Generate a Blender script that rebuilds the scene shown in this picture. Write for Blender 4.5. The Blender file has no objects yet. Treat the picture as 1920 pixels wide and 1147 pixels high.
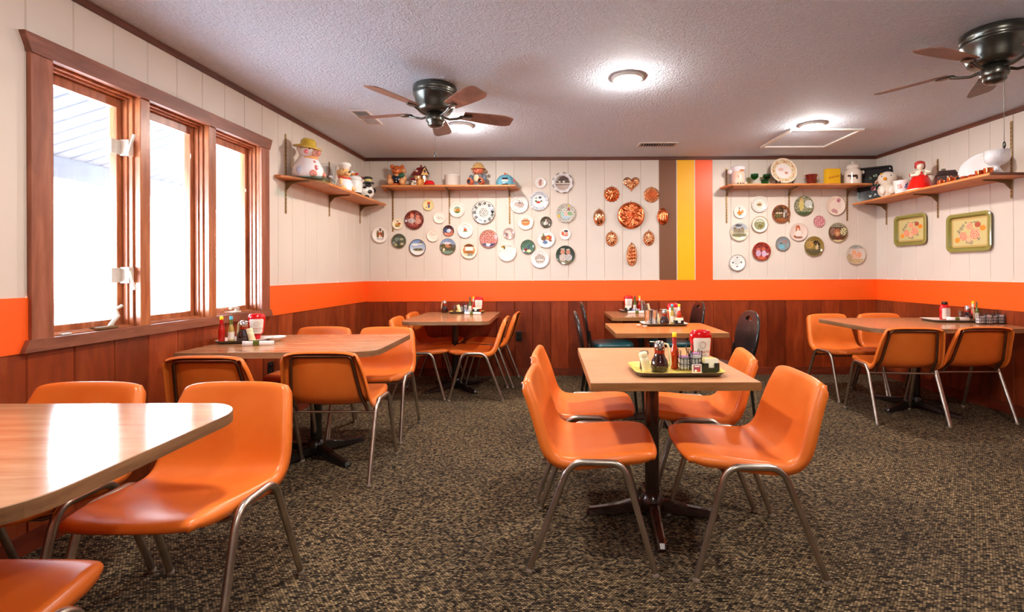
import bpy, bmesh, math, random
from mathutils import Matrix, Vector
random.seed(7)
COL = bpy.context.scene.collection
PI = math.pi
# ---------- measured camera and room ----------
CAMH, FPX, CX, CY, ROLL = 1.165, 920.0, 1030.0, 509.0, 0.004
YB, CEIL = 5.51, 2.446
def LW(y): return -2.072 + .0326*(y-YB)          # left wall x at depth y
def RW(y): return 3.677 - .0326*(y-YB)           # right wall x at depth y
def unroll(px, py): return (px-CX)-ROLL*(py-CY), (py-CY)+ROLL*(px-CX)
def U(px, py, H):                                 # photograph point on a horizontal surface of height H
    dx, dy = unroll(px, py); y = FPX*(CAMH-H)/dy
    return dx/FPX*y, y
def BW(px, py):                                   # photograph point on the back wall -> x, z
    dx, dy = unroll(px, py)
    return dx/FPX*YB, CAMH-dy/FPX*YB
def lin(c):
    o = []
    for v in c[:3]:
        v = v/255.
        o.append(v/12.92 if v <= .04045 else ((v+.055)/1.055)**2.4)
    return (o[0], o[1], o[2], 1)
# ---------- mesh builder ----------
class MB:
    def __init__(s): s.v=[]; s.f=[]; s.c=[]; s.s=[]; s.m=[]; s.x=Matrix(); s.col=(255,255,255); s.mi=0; s.sm=True
    def at(s, x=0, y=0, z=0, rz=0, rx=0, ry=0, sc=1):
        s.x = Matrix.Translation((x,y,z)) @ Matrix.Rotation(rz,4,'Z') @ Matrix.Rotation(ry,4,'Y') @ Matrix.Rotation(rx,4,'X') @ Matrix.Scale(sc,4); return s
    def add(s, vs, fs, col=None, mi=None, sm=None):
        b = len(s.v); s.v += [tuple(s.x @ Vector(p)) for p in vs]
        for f in fs:
            s.f.append([b+i for i in f]); s.c.append(col or s.col); s.m.append(s.mi if mi is None else mi); s.s.append(s.sm if sm is None else sm)
    def box(s, c, d, r=0., rz=0, **k):
        k.setdefault('sm', False)
        bm = bmesh.new(); bmesh.ops.create_cube(bm, size=1)
        for v in bm.verts: v.co = Vector((v.co.x*d[0], v.co.y*d[1], v.co.z*d[2]))
        if r > 0: bmesh.ops.bevel(bm, geom=bm.edges[:], offset=r, segments=2, affect='EDGES', profile=.5)
        R = Matrix.Rotation(rz,3,'Z'); vs=[tuple(R@v.co+Vector(c)) for v in bm.verts]; fs=[[v.index for v in f.verts] for f in bm.faces]
        bm.free(); s.add(vs, fs, **k); return s
    def ell(s, c, r, n=16, rot=None, **k):
        if not hasattr(r,'__len__'): r=(r,r,r)
        m=n//2; vs=[]; fs=[]
        for i in range(m+1):
            a=PI*i/m
            for j in range(n):
                b=2*PI*j/n; p=Vector((r[0]*math.sin(a)*math.cos(b), r[1]*math.sin(a)*math.sin(b), r[2]*math.cos(a)))
                if rot: p=rot@p
                vs.append(tuple(p+Vector(c)))
        for i in range(m):
            for j in range(n):
                j2=(j+1)%n
                if i==0: fs.append([0,(i+1)*n+j,(i+1)*n+j2])
                elif i==m-1: fs.append([i*n+j,(i+1)*n,i*n+j2])
                else: fs.append([i*n+j,(i+1)*n+j,(i+1)*n+j2,i*n+j2])
        s.add(vs,fs,**k); return s
    def lathe(s, prof, c=(0,0,0), n=28, paint=None, sx=1, sy=1, rf=None, **k):
        vs=[]; fs=[]; m=len(prof)
        for (r,z) in prof:
            for j in range(n):
                a=2*PI*j/n; q=r*(rf(a,z) if rf else 1); vs.append((c[0]+q*math.cos(a)*sx, c[1]+q*math.sin(a)*sy, c[2]+z))
        for i in range(m-1):
            for j in range(n):
                j2=(j+1)%n; f=[i*n+j,i*n+j2,(i+1)*n+j2,(i+1)*n+j]
                if paint:
                    s.add([],[],**k)
                fs.append(f)
        if paint:
            b0=len(s.v); cols=[paint(2*PI*(j+.5)/n, (prof[i][1]+prof[i+1][1])/2, (prof[i][0]+prof[i+1][0])/2) for i in range(m-1) for j in range(n)]
            base=len(s.c); s.add(vs,fs,**k)
            for q,cc in enumerate(cols): s.c[base+q]=cc
        else: s.add(vs,fs,**k)
        return s
    def tube(s, pts, r, n=8, closed=False, caps=True, **k):
        P=[Vector(p) for p in pts]; m=len(P); vs=[]; fs=[]
        R=r if hasattr(r,'__len__') else [r]*m
        up=None
        for i in range(m):
            if closed: t=(P[(i+1)%m]-P[i-1])
            else: t=(P[min(i+1,m-1)]-P[max(i-1,0)])
            t.normalize()
            if up is None: up=t.orthogonal().normalized()
            else:
                up=up-t*up.dot(t)
                up=up.normalized() if up.length>1e-6 else t.orthogonal().normalized()
            w=t.cross(up)
            for j in range(n):
                a=2*PI*j/n; vs.append(tuple(P[i]+up*(R[i]*math.cos(a))+w*(R[i]*math.sin(a))))
        for i in range(m if closed else m-1):
            i2=(i+1)%m
            for j in range(n):
                j2=(j+1)%n; fs.append([i*n+j,i*n+j2,i2*n+j2,i2*n+j])
        if caps and not closed:
            q=len(vs); vs+=vs[:n]+vs[(m-1)*n:m*n]; fs.append([q+j for j in range(n)][::-1]); fs.append([q+n+j for j in range(n)])
        s.add(vs,fs,**k); return s
    def prism(s, poly, z0, z1, side_mi=None, **k):
        k.setdefault('sm', False)
        n=len(poly); vs=[(x,y,z0) for x,y in poly]+[(x,y,z1) for x,y in poly]
        s.add(vs,[list(range(n))[::-1],[n+i for i in range(n)]]+[[i,(i+1)%n,n+(i+1)%n,n+i] for i in range(n)],**k); return s
    def ringplate(s, outer, inner, f0, f1, **k):   # plate with a hole; f0/f1 give the two faces' third coordinate
        n=len(outer)
        vs=[(x,f0(x,z),z) for x,z in outer]+[(x,f0(x,z),z) for x,z in inner]+[(x,f1(x,z),z) for x,z in outer]+[(x,f1(x,z),z) for x,z in inner]
        fs=[]
        for i in range(n):
            j=(i+1)%n
            fs+=[[i,j,n+j,n+i],[2*n+j,2*n+i,3*n+i,3*n+j],[j,i,2*n+i,2*n+j],[n+i,n+j,3*n+j,3*n+i]]
        s.add(vs,fs,**k); return s
    def mesh(s, name, mats):
        me=bpy.data.meshes.new(name); me.from_pydata(s.v,[],s.f)
        for m in (mats if isinstance(mats,(list,tuple)) else [mats]): me.materials.append(m)
        at=me.color_attributes.new('paint','FLOAT_COLOR','CORNER')
        buf=[]; cache={}
        for f,c in zip(s.f,s.c):
            if c not in cache: cache[c]=lin(c)
            buf.extend(cache[c]*len(f))
        at.data.foreach_set('color',buf)
        me.polygons.foreach_set('use_smooth',s.s); me.polygons.foreach_set('material_index',s.m)
        me.update()
        bm=bmesh.new(); bm.from_mesh(me); bmesh.ops.recalc_face_normals(bm, faces=bm.faces); bm.to_mesh(me); bm.free()
        return me
    def build(s, name, mats, parent=None, auto=None):
        o=bpy.data.objects.new(name, s.mesh(name,mats)); COL.objects.link(o)
        if parent: o.parent=parent
        if auto is not None:
            m=o.modifiers.new('split','EDGE_SPLIT'); m.split_angle=math.radians(auto)
        return o
def tag(o, label, cat, group=None, kind=None):
    o['label']=label; o['category']=cat
    if group: o['group']=group
    if kind: o['kind']=kind
    return o
def thing(name, label, cat, loc=(0,0,0), rz=0, group=None):
    o=bpy.data.objects.new(name,None); COL.objects.link(o); o.empty_display_size=.1
    o.location=loc; o.rotation_euler=(0,0,rz); return tag(o,label,cat,group)
def struct(o): o['kind']='structure'; return o
def copy_tree(o, parent=None):
    c=o.copy(); COL.objects.link(c); c.parent=parent
    for ch in list(o.children): copy_tree(ch,c)
    return c
PROTO={}
def inst(key, maker, label, cat, loc, rz=0, group=None):
    if key in PROTO: o=copy_tree(PROTO[key])
    else: o=maker(); PROTO[key]=o
    o.location=loc; o.rotation_euler=(o.rotation_euler[0],o.rotation_euler[1],rz); tag(o,label,cat)
    if group: o['group']=group
    elif 'group' in o: del o['group']
    return o
# ---------- materials ----------
class NT:
    def __init__(s,name):
        s.mat=bpy.data.materials.new(name); s.mat.use_nodes=True; s.t=s.mat.node_tree; s.n=s.t.nodes; s.l=s.t.links
        s.b=s.n['Principled BSDF']; s.out=s.n['Material Output']
    def node(s,typ,**k):
        n=s.n.new(typ)
        for a,v in k.items():
            if a.startswith('i_'): n.inputs[a[2:].replace('_',' ')].default_value=v
            else: setattr(n,a,v)
        return n
    def link(s,a,b): s.l.new(a,b)
    def coords(s,scale=(1,1,1),kind='Object',rot=(0,0,0)):
        tc=s.node('ShaderNodeTexCoord'); mp=s.node('ShaderNodeMapping'); mp.inputs['Scale'].default_value=scale; mp.inputs['Rotation'].default_value=rot
        s.link(tc.outputs[kind],mp.inputs['Vector']); return mp.outputs['Vector']
    def noise(s,vec,scale,detail=3,rough=.5,dist=0):
        n=s.node('ShaderNodeTexNoise'); n.inputs['Scale'].default_value=scale; n.inputs['Detail'].default_value=detail; n.inputs['Roughness'].default_value=rough; n.inputs['Distortion'].default_value=dist
        s.link(vec,n.inputs['Vector']); return n.outputs['Fac']
    def ramp(s,fac,stops):
        r=s.node('ShaderNodeValToRGB'); e=r.color_ramp.elements
        while len(e)<len(stops): e.new(.5)
        for i,(p,c) in enumerate(stops): e[i].position=p; e[i].color=lin(c)
        s.link(fac,r.inputs['Fac']); return r.outputs['Color']
    def bump(s,h,strength=.3,dist=.01):
        b=s.node('ShaderNodeBump'); b.inputs['Strength'].default_value=strength; b.inputs['Distance'].default_value=dist
        s.link(h,b.inputs['Height']); s.link(b.outputs['Normal'],s.b.inputs['Normal']); return b
    def set(s,**k):
        for a,v in k.items(): s.b.inputs[a.replace('_',' ')].default_value=v
        return s
    def mix(s,fac,a,b,mode='MIX'):
        m=s.node('ShaderNodeMix',data_type='RGBA',blend_type=mode)
        for sock,v in ((m.inputs['Factor'],fac),(m.inputs[6],a),(m.inputs[7],b)):
            if hasattr(v,'is_linked'): s.link(v,sock)
            else: sock.default_value=v
        return m.outputs[2]
    def math(s,op,a,b=None):
        m=s.node('ShaderNodeMath',operation=op)
        for i,v in enumerate((a,b)):
            if v is None: continue
            if hasattr(v,'is_linked'): s.link(v,m.inputs[i])
            else: m.inputs[i].default_value=v
        return m.outputs[0]
def simple(name,c,rough=.5,metal=0,coat=0,var=.06,bump=0,bscale=60,spec=.5,emis=None):
    t=NT(name); v=t.coords()
    n=t.noise(v,14,3)
    lo=tuple(max(0,x*(1-var)) for x in c); hi=tuple(min(255,x*(1+var)) for x in c)
    t.link(t.ramp(n,[(.3,lo),(.7,hi)]),t.b.inputs['Base Color'])
    t.set(Roughness=rough,Metallic=metal,Coat_Weight=coat,Specular_IOR_Level=spec)
    if bump: t.bump(t.noise(v,bscale,3),bump,.004)
    return t.mat
def wood(name,a,b,c,scale=(1,1,1),rough=.4,gs=18,coat=0,bump=.05,plank=None):
    t=NT(name); v=t.coords(scale)
    n=t.noise(v,gs,5,.6,.6); n2=t.noise(v,gs*.2,2,.5)
    m=t.math('ADD',t.math('MULTIPLY',n,.65),t.math('MULTIPLY',n2,.35))
    colr=t.ramp(m,[(.36,a),(.5,b),(.66,c)])
    if plank:
        tc=t.node('ShaderNodeTexCoord'); sp=t.node('ShaderNodeSeparateXYZ'); t.link(tc.outputs['Object'],sp.inputs[0])
        q=t.math('FLOOR',t.math('DIVIDE',t.math('SUBTRACT',sp.outputs[plank[0]],plank[1]),plank[2]))
        wn=t.node('ShaderNodeTexWhiteNoise',noise_dimensions='1D'); t.link(q,wn.inputs['W'])
        g=t.ramp(wn.outputs['Value'],[(0,(196,196,196)),(1,(255,255,255))])
        colr=t.mix(1.0,colr,g,'MULTIPLY')
    t.link(colr,t.b.inputs['Base Color']); t.set(Roughness=rough,Coat_Weight=coat)
    if bump: t.bump(n,bump,.003)
    return t.mat
M={}
def mats():
    # painted boards
    def paint(name,c,rough=.5,b=.12):
        t=NT(name); v=t.coords((1,1,.25)); n=t.noise(v,70,4); n2=t.noise(t.coords(),2.2,3)
        t.link(t.ramp(n2,[(.3,tuple(x*.97 for x in c)),(.7,c)]),t.b.inputs['Base Color']); t.set(Roughness=rough); t.bump(n,b,.003); return t.mat
    M['cream']=paint('cream_paint',(223,211,200),.45)
    M['orange_band']=paint('orange_band_paint',(255,96,22),.42,.05)
    M['brown_stripe']=paint('brown_stripe_paint',(118,74,48),.4)
    M['yellow_stripe']=paint('yellow_stripe_paint',(250,182,8),.4)
    M['orange_stripe']=paint('orange_stripe_paint',(255,92,26),.4)
    M['wains_b']=wood('stained_panelling_back',(126,44,16),(150,56,20),(174,74,32),(1,1,.2),.36,16,0,.1,(0,.013,.203))
    M['wains_s']=wood('stained_panelling_side',(128,50,20),(152,62,26),(174,82,40),(1,1,.2),.36,16,0,.1,(1,.05,.2))
    M['trim']=wood('dark_stained_trim',(78,36,20),(102,50,30),(124,64,38),(1,.12,1),.5,20)
    M['trim_x']=wood('dark_stained_trim_across',(66,30,17),(88,42,25),(108,54,32),(.12,1,1),.5,20)
    M['base']=wood('stained_baseboard',(84,28,12),(108,40,18),(128,52,26),(.3,.3,1),.45,16)
    M['wintrim']=wood('window_casing_wood',(112,62,44),(134,78,56),(156,96,72),(1,.15,1),.45,24,0,.25)
    M['winvert']=wood('window_casing_upright_wood',(124,66,44),(150,86,60),(174,108,80),(1,1,.12),.45,26,0,.25)
    M['sash']=wood('varnished_sash_wood',(138,74,42),(168,96,58),(196,124,80),(1,1,.15),.3,22,.3,.1)
    M['shelf']=wood('shelf_board_wood',(178,104,52),(198,122,64),(214,142,82),(.25,.25,1),.45,30)
    M['shelf_dark']=wood('shelf_end_wood',(90,44,24),(104,54,30),(118,62,36),(.25,.25,1),.5,30)
    M['standard']=simple('slotted_standard_metal',(168,132,86),.4,.6)
    M['bracket']=simple('shelf_bracket_metal',(116,88,52),.5,.3)
    # ceiling: stippled texture
    t=NT('stippled_ceiling'); v=t.coords()
    n=t.noise(v,80,4,.6); n2=t.noise(v,34,3,.5)
    h=t.math('ADD',n,t.math('MULTIPLY',n2,.5))
    t.link(t.ramp(n,[(.25,(212,222,240)),(.75,(232,240,252))]),t.b.inputs['Base Color']); t.set(Roughness=.85); t.bump(h,1.0,.018); M['ceil']=t.mat
    # carpet: woven flecks
    t=NT('woven_carpet'); v=t.coords((1,1,1),'Object',(0,0,.02))
    nz=t.node('ShaderNodeTexNoise'); nz.inputs['Scale'].default_value=90; t.link(v,nz.inputs['Vector'])
    mxv=t.node('ShaderNodeVectorMath',operation='MULTIPLY_ADD'); t.link(nz.outputs['Color'],mxv.inputs[0]); mxv.inputs[1].default_value=(.0035,.0035,0); t.link(v,mxv.inputs[2])
    br=t.node('ShaderNodeTexBrick'); br.inputs['Scale'].default_value=1; br.inputs['Brick Width'].default_value=.0125; br.inputs['Row Height'].default_value=.0075
    br.inputs['Mortar Size'].default_value=.0016; br.inputs['Mortar Smooth'].default_value=.6; br.inputs['Bias'].default_value=-.12
    br.inputs['Color1'].default_value=lin((62,52,44)); br.inputs['Color2'].default_value=lin((218,190,150)); br.inputs['Mortar'].default_value=lin((26,21,18))
    t.link(mxv.outputs[0],br.inputs['Vector'])
    big=t.noise(t.coords((1,1,1)),1.6,3); fine=t.noise(t.coords((1,1.6,1)),34,3,.7)
    g=t.ramp(fine,[(.36,(120,112,106)),(.62,(255,250,240))]); g2=t.ramp(big,[(.3,(205,203,205)),(.7,(255,252,246))])
    cc=t.mix(1.0,t.mix(1.0,br.outputs['Color'],g,'MULTIPLY'),g2,'MULTIPLY')
    t.link(cc,t.b.inputs['Base Color']); t.set(Roughness=.9,Specular_IOR_Level=.2)
    hh=t.math('ADD',t.math('MULTIPLY',br.outputs['Fac'],-1.),fine); t.bump(hh,.6,.006); M['carpet']=t.mat
    # chair shell
    t=NT('orange_moulded_plastic'); v=t.coords(); n=t.noise(v,9,3); n2=t.noise(v,420,2)
    t.link(t.ramp(n,[(.3,(226,110,36)),(.7,(232,120,46))]),t.b.inputs['Base Color']); t.set(Roughness=.36,Coat_Weight=.12,Coat_Roughness=.25,Specular_IOR_Level=.45); t.bump(n2,.04,.001); M['shell']=t.mat
    M['legmetal']=simple('brushed_chair_metal',(184,174,164),.33,1,0,.08)
    M['hoopmetal']=simple('bronzed_chair_metal',(150,120,104),.2,1,0,.08)
    M['glide']=simple('foot_glide_plastic',(160,144,130),.4,.3)
    # table laminates
    M['tan_top']=wood('tan_laminate',(184,126,84),(192,134,92),(200,144,102),(.25,1,1),.38,60,0,0)
    M['tan_edge']=wood('tan_edge_band',(132,82,42),(150,96,52),(166,112,64),(.15,.15,1),.45,40,0,.05)
    M['oak_top']=wood('oak_laminate',(166,112,76),(186,132,94),(202,152,112),(.12,1,1),.16,26,0,0)
    M['oak_edge']=wood('oak_edge_band',(112,76,50),(140,100,68),(164,124,88),(.12,.12,1),.4,40,0,.1)
    M['orange_top']=wood('honey_laminate',(190,104,50),(200,116,58),(210,128,68),(.2,1,1),.25,40,0,0)
    M['column']=simple('dark_brown_enamel',(48,26,20),.22,.2,.4)
    M['black']=simple('black_enamel',(20,17,16),.28,.1,.3)
    M['blackvinyl']=simple('black_vinyl',(26,26,28),.3,0,.2,.05,.05,120)
    M['teal']=simple('teal_vinyl',(14,62,66),.35,0,.15,.08,.05,120)
    M['blackplastic']=simple('black_plastic',(22,20,20),.4)
    M['fanmetal']=simple('dark_bronze_metal',(84,84,78),.28,.85,.2)
    M['blade']=wood('walnut_fan_blade',(84,48,34),(112,68,50),(134,86,64),(1,1,1),.45,9)
    M['white']=simple('white_enamel',(232,230,226),.4,0,0,.02)
    M['vent']=simple('vent_metal',(214,206,200),.4,.1)
    M['dark']=simple('cavity_shade',(14,13,13),.9)  # near-black colour stands in for the shade inside openings, slots and holes
    M['copper']=simple('polished_copper',(238,132,84),.17,1,0,.1,.12,45)
    M['palecopper']=simple('pale_copper',(244,172,128),.17,1,0,.1,.12,45)
    M['chrome']=simple('chrome',(214,212,212),.12,1,0,.03)
    M['redplastic']=simple('ketchup_red_plastic',(200,6,14),.18,0,.4)
    M['label']=simple('cream_label_paper',(240,232,220),.55)
    M['creamplastic']=simple('cream_plastic',(236,220,176),.35)
    M['brownplastic']=simple('brown_plastic',(98,58,44),.35)
    M['paper']=simple('white_paper',(244,242,242),.7,0,0,.03)
    M['yellowtray']=simple('yellow_tray_glaze',(222,204,104),.3,0,.2)
    M['greytray']=simple('grey_tray_underside',(96,96,92),.4)
    M['whitetray']=simple('pale_tray_plastic',(226,206,196),.4)
    M['redink']=simple('red_ink',(176,40,34),.6); M['greyink']=simple('grey_ink',(150,130,120),.6)
    M['yellow']=simple('yellow_cap_plastic',(250,214,22),.3); M['tealcap']=simple('teal_cap_plastic',(70,170,190),.3)
    M['hot']=simple('orange_red_sauce',(196,56,10),.15,0,.5); M['redsauce']=simple('red_sauce',(190,20,8),.15,0,.5)
    M['olive']=simple('olive_green_bottle',(96,104,40),.12,0,.5); M['vinegar']=simple('pale_pepper_vinegar',(190,160,80),.15,0,.5)
    M['syrup']=simple('dark_syrup',(46,10,6),.06,0,.8); M['amber']=simple('amber_syrup',(150,34,10),.08,0,.7)
    M['latchwhite']=simple('white_latch_metal',(222,216,206),.35,.2)
    # painted ceramics: colour comes with the piece
    t=NT('glazed_painted_ceramic'); a=t.node('ShaderNodeAttribute'); a.attribute_name='paint'; t.link(a.outputs['Color'],t.b.inputs['Base Color'])
    t.set(Roughness=.18,Coat_Weight=.4); M['glaze']=t.mat
    t=NT('matt_painted_surface'); a=t.node('ShaderNodeAttribute'); a.attribute_name='paint'; t.link(a.outputs['Color'],t.b.inputs['Base Color'])
    t.set(Roughness=.55); M['matt']=t.mat
    # clear glass that lets light through
    def pane(name,tint,rough=.02,mixmax=.9):
        t=NT(name); t.n.remove(t.b); tr=t.node('ShaderNodeBsdfTransparent'); tr.inputs['Color'].default_value=tint
        gl=t.node('ShaderNodeBsdfGlossy'); gl.inputs['Roughness'].default_value=rough
        lw=t.node('ShaderNodeLayerWeight'); lw.inputs['Blend'].default_value=.5
        fr=t.math('ADD',t.math('MULTIPLY',t.math('POWER',lw.outputs['Facing'],4.),.7),.04)
        mx=t.node('ShaderNodeMixShader'); t.link(fr,mx.inputs[0]); t.link(tr.outputs[0],mx.inputs[1]); t.link(gl.outputs[0],mx.inputs[2]); t.link(mx.outputs[0],t.out.inputs['Surface']); return t.mat
    M['pane']=pane('window_glass',(.97,.98,1,1)); M['jar']=pane('clear_jar_glass',(.93,.95,.96,1),.05)
    M['greenglass']=pane('green_glass',(.18,.5,.25,1),.05); M['bluepane']=pane('thick_glass_plate',(.6,.9,.9,1),.05)
    # lamps
    t=NT('lit_lamp_diffuser'); t.n.remove(t.b); e=t.node('ShaderNodeEmission'); e.inputs['Color'].default_value=(1,.93,.84,1); e.inputs['Strength'].default_value=LAMP
    t.link(e.outputs[0],t.out.inputs['Surface']); M['lamp']=t.mat
    t=NT('porch_soffit'); v=t.coords(); sp=t.node('ShaderNodeSeparateXYZ'); tc=t.node('ShaderNodeTexCoord'); t.link(tc.outputs['Object'],sp.inputs[0])
    fr=t.math('FRACT',t.math('DIVIDE',sp.outputs[1],.13)); g=t.ramp(fr,[(0,(64,66,71)),(.12,(64,66,71)),(.2,(88,88,91)),(1,(88,88,91))])
    t.link(g,t.b.inputs['Base Color']); t.set(Roughness=.8,Specular_IOR_Level=.05); M['soffit']=t.mat
    M['beam']=simple('painted_porch_beam',(66,70,78),.7); M['ground']=simple('pale_concrete_ground',(235,234,232),.9)
LAMP=290; SKY=26; EXPO=0.82
mats()
WT,BT=.835,1.065      # top of the panelling, top of the orange band
def grooved_wall(name, P, u0, u1, ph, step, mats_, matf, holes=(), hs=(0,WT,BT,CEIL), gw=.0045, gd=.007):
    mb=MB(); us=[u0,u1]; gro=set()
    k=math.ceil((u0-ph)/step)
    while ph+k*step<u1:
        g=ph+k*step; k+=1
        if g-u0>.03 and u1-g>.03: us+=[g-gw,g+gw]; gro.add(round(g,4))
    H=list(hs)
    for (a,b,c,d) in holes: us+=[a,b]; H+=[c,d]
    us=sorted(us); H=sorted(set(H))
    def quad(a,b,h0,h1,da,db,m): mb.add([P(a,h0,da),P(b,h0,db),P(b,h1,db),P(a,h1,da)],[[0,1,2,3]],mi=m,sm=False)
    for a,b in zip(us,us[1:]):
        if b-a<1e-5: continue
        mid=(a+b)/2; isg=any(abs(mid-g)<gw*.6 for g in gro) and b-a<=2.01*gw
        for h0,h1 in zip(H,H[1:]):
            hm=(h0+h1)/2
            if any(x0<mid<x1 and z0<hm<z1 for x0,x1,z0,z1 in holes): continue
            m=matf(mid,hm)
            if isg and not (WT<hm<BT): quad(a,mid,h0,h1,0,gd,m); quad(mid,b,h0,h1,gd,0,m)
            else: quad(a,b,h0,h1,0,0,m)
    return struct(mb.build(name,mats_))
def plain(name,vs,fs,m): 
    mb=MB(); mb.add(vs,fs,sm=False); return struct(mb.build(name,m))
YR=-3.2
NW=math.hypot(1,.0326)
# window hole along the left wall (depth coordinates) and heights
WY0,WY1,WZ0,WZ1=2.125,3.64,.872,2.112
def PL(u,h,d): return (LW(u)-d,u,h)
def PR(u,h,d): return (RW(u)+d,u,h)
def PB(u,h,d): return (u,YB+d,h)
grooved_wall('wall_left',PL,YR,YB,.05,.2,[M['wains_s'],M['cream']],lambda u,h:0 if h<WT else 1,[(WY0,WY1,WZ0,WZ1)])
grooved_wall('wall_right',PR,YR,YB,.14,.2,[M['wains_s'],M['cream']],lambda u,h:0 if h<WT else 1)
S1,S2,S3,S4=[.013+.203*k for k in (6,7,8,9)]
def mb_(u,h):
    if h<WT: return 0
    if h>BT:
        if S1<u<S2: return 2
        if S2<u<S3: return 3
        if S3<u<S4: return 4
    return 1
grooved_wall('wall_back',PB,LW(YB),RW(YB),.013,.203,[M['wains_b'],M['cream'],M['brown_stripe'],M['yellow_stripe'],M['orange_stripe']],mb_)
plain('wall_front',[(LW(YR),YR,0),(RW(YR),YR,0),(RW(YR),YR,CEIL),(LW(YR),YR,CEIL)],[[0,1,2,3]],M['cream'])
plain('floor',[(LW(YR)-.1,YR,0),(RW(YR)+.1,YR,0),(RW(YB)+.1,YB,0),(LW(YB)-.1,YB,0)],[[0,1,2,3]],M['carpet'])
plain('ceiling',[(LW(YR)-.1,YR,CEIL),(RW(YR)+.1,YR,CEIL),(RW(YB)+.1,YB,CEIL),(LW(YB)-.1,YB,CEIL)],[[0,1,2,3]],M['ceil'])
def strip(name,P,u0,u1,z0,z1,th,m):
    mb=MB(); vs=[]
    for d in (0.001,-th):
        for (u,z) in ((u0,z0),(u1,z0),(u1,z1),(u0,z1)): vs.append(P(u,z,d))
    mb.add(vs,[[0,1,2,3],[7,6,5,4],[0,4,5,1],[1,5,6,2],[2,6,7,3],[3,7,4,0]],sm=False)
    return struct(mb.build(name,m))
# orange band boards, dark ceiling trim, baseboards
strip('trim_1',PL,YR,WY0-.07,WT,BT,.006,M['orange_band']); strip('trim_2',PL,WY1+.07,YB,WT,BT,.006,M['orange_band'])
strip('trim_3',PB,LW(YB)+.006,RW(YB)-.006,WT,BT,.006,M['orange_band']); strip('trim_4',PR,YR,YB,WT,BT,.006,M['orange_band'])
strip('trim_5',PL,YR,YB,CEIL-.034,CEIL,.018,M['trim']); strip('trim_6',PB,LW(YB)+.018,RW(YB)-.018,CEIL-.034,CEIL,.018,M['trim_x']); strip('trim_7',PR,YR,YB,CEIL-.034,CEIL,.018,M['trim'])
strip('baseboard_left',PL,YR,YB,0,.085,.014,M['base']); strip('baseboard_back',PB,LW(YB)+.014,RW(YB)-.014,0,.085,.014,M['base']); strip('baseboard_right',PR,YR,YB,0,.085,.014,M['base'])
# thin white joints beside the painted stripes
for i,u in enumerate((S2,S3,S4)):
    strip('trim_%d'%(8+i),PB,u-.004,u+.004,BT,CEIL-.034,.002,M['cream'])
# ---------------- window ----------------
YW=2.88
win=bpy.data.objects.new('window_1',None); COL.objects.link(win); win['kind']='structure'
win.location=(LW(YW),YW,0); win.rotation_euler=(0,0,-math.atan(.0326))
def wl(y): return (y-YW)*NW
def wbox(mb,x0,x1,y0,y1,z0,z1,r=.002,**k): mb.box(((x0+x1)/2,(wl(y0)+wl(y1))/2,(z0+z1)/2),(abs(x1-x0),wl(y1)-wl(y0),z1-z0),r,**k)
def cas(name,m,*a,r=.003):
    mb=MB(); wbox(mb,*a,r=r); return mb.build(name,m,win)
# header with slanted ends, casing uprights, apron
mb=MB(); y0,y1=wl(2.022),wl(3.735)
mb.at().add([(x,y,z) for x in (0,.028) for (y,z) in ((y0+.03,2.092),(y1-.03,2.092),(y1,2.172),(y0,2.172))],[[3,2,1,0],[4,5,6,7],[0,1,5,4],[1,2,6,5],[2,3,7,6],[3,0,4,7]],sm=False)
mb.build('header_casing',M['wintrim'],win)
cas('side_casing',M['winvert'],0,.022,2.051,2.142,.885,2.093); cas('side_casing',M['winvert'],0,.022,3.61,3.705,.885,2.093)
mb=MB(); y0,y1=wl(2.03),wl(3.725)
mb.add([(x,y,z) for x in (0,.026) for (y,z) in ((y0-.012,.836),(y1+.012,.836),(y1-.01,.888),(y0+.01,.888))],[[3,2,1,0],[4,5,6,7],[0,1,5,4],[1,2,6,5],[2,3,7,6],[3,0,4,7]],sm=False)
mb.build('apron_casing',M['wintrim'],win)
OP=[(2.142,2.589),(2.652,3.087),(3.153,3.61)]
for a,b in ((2.589,2.652),(3.087,3.153)): cas('mullion',M['sash'],-.13,.012,a,b,.886,2.095)
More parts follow.
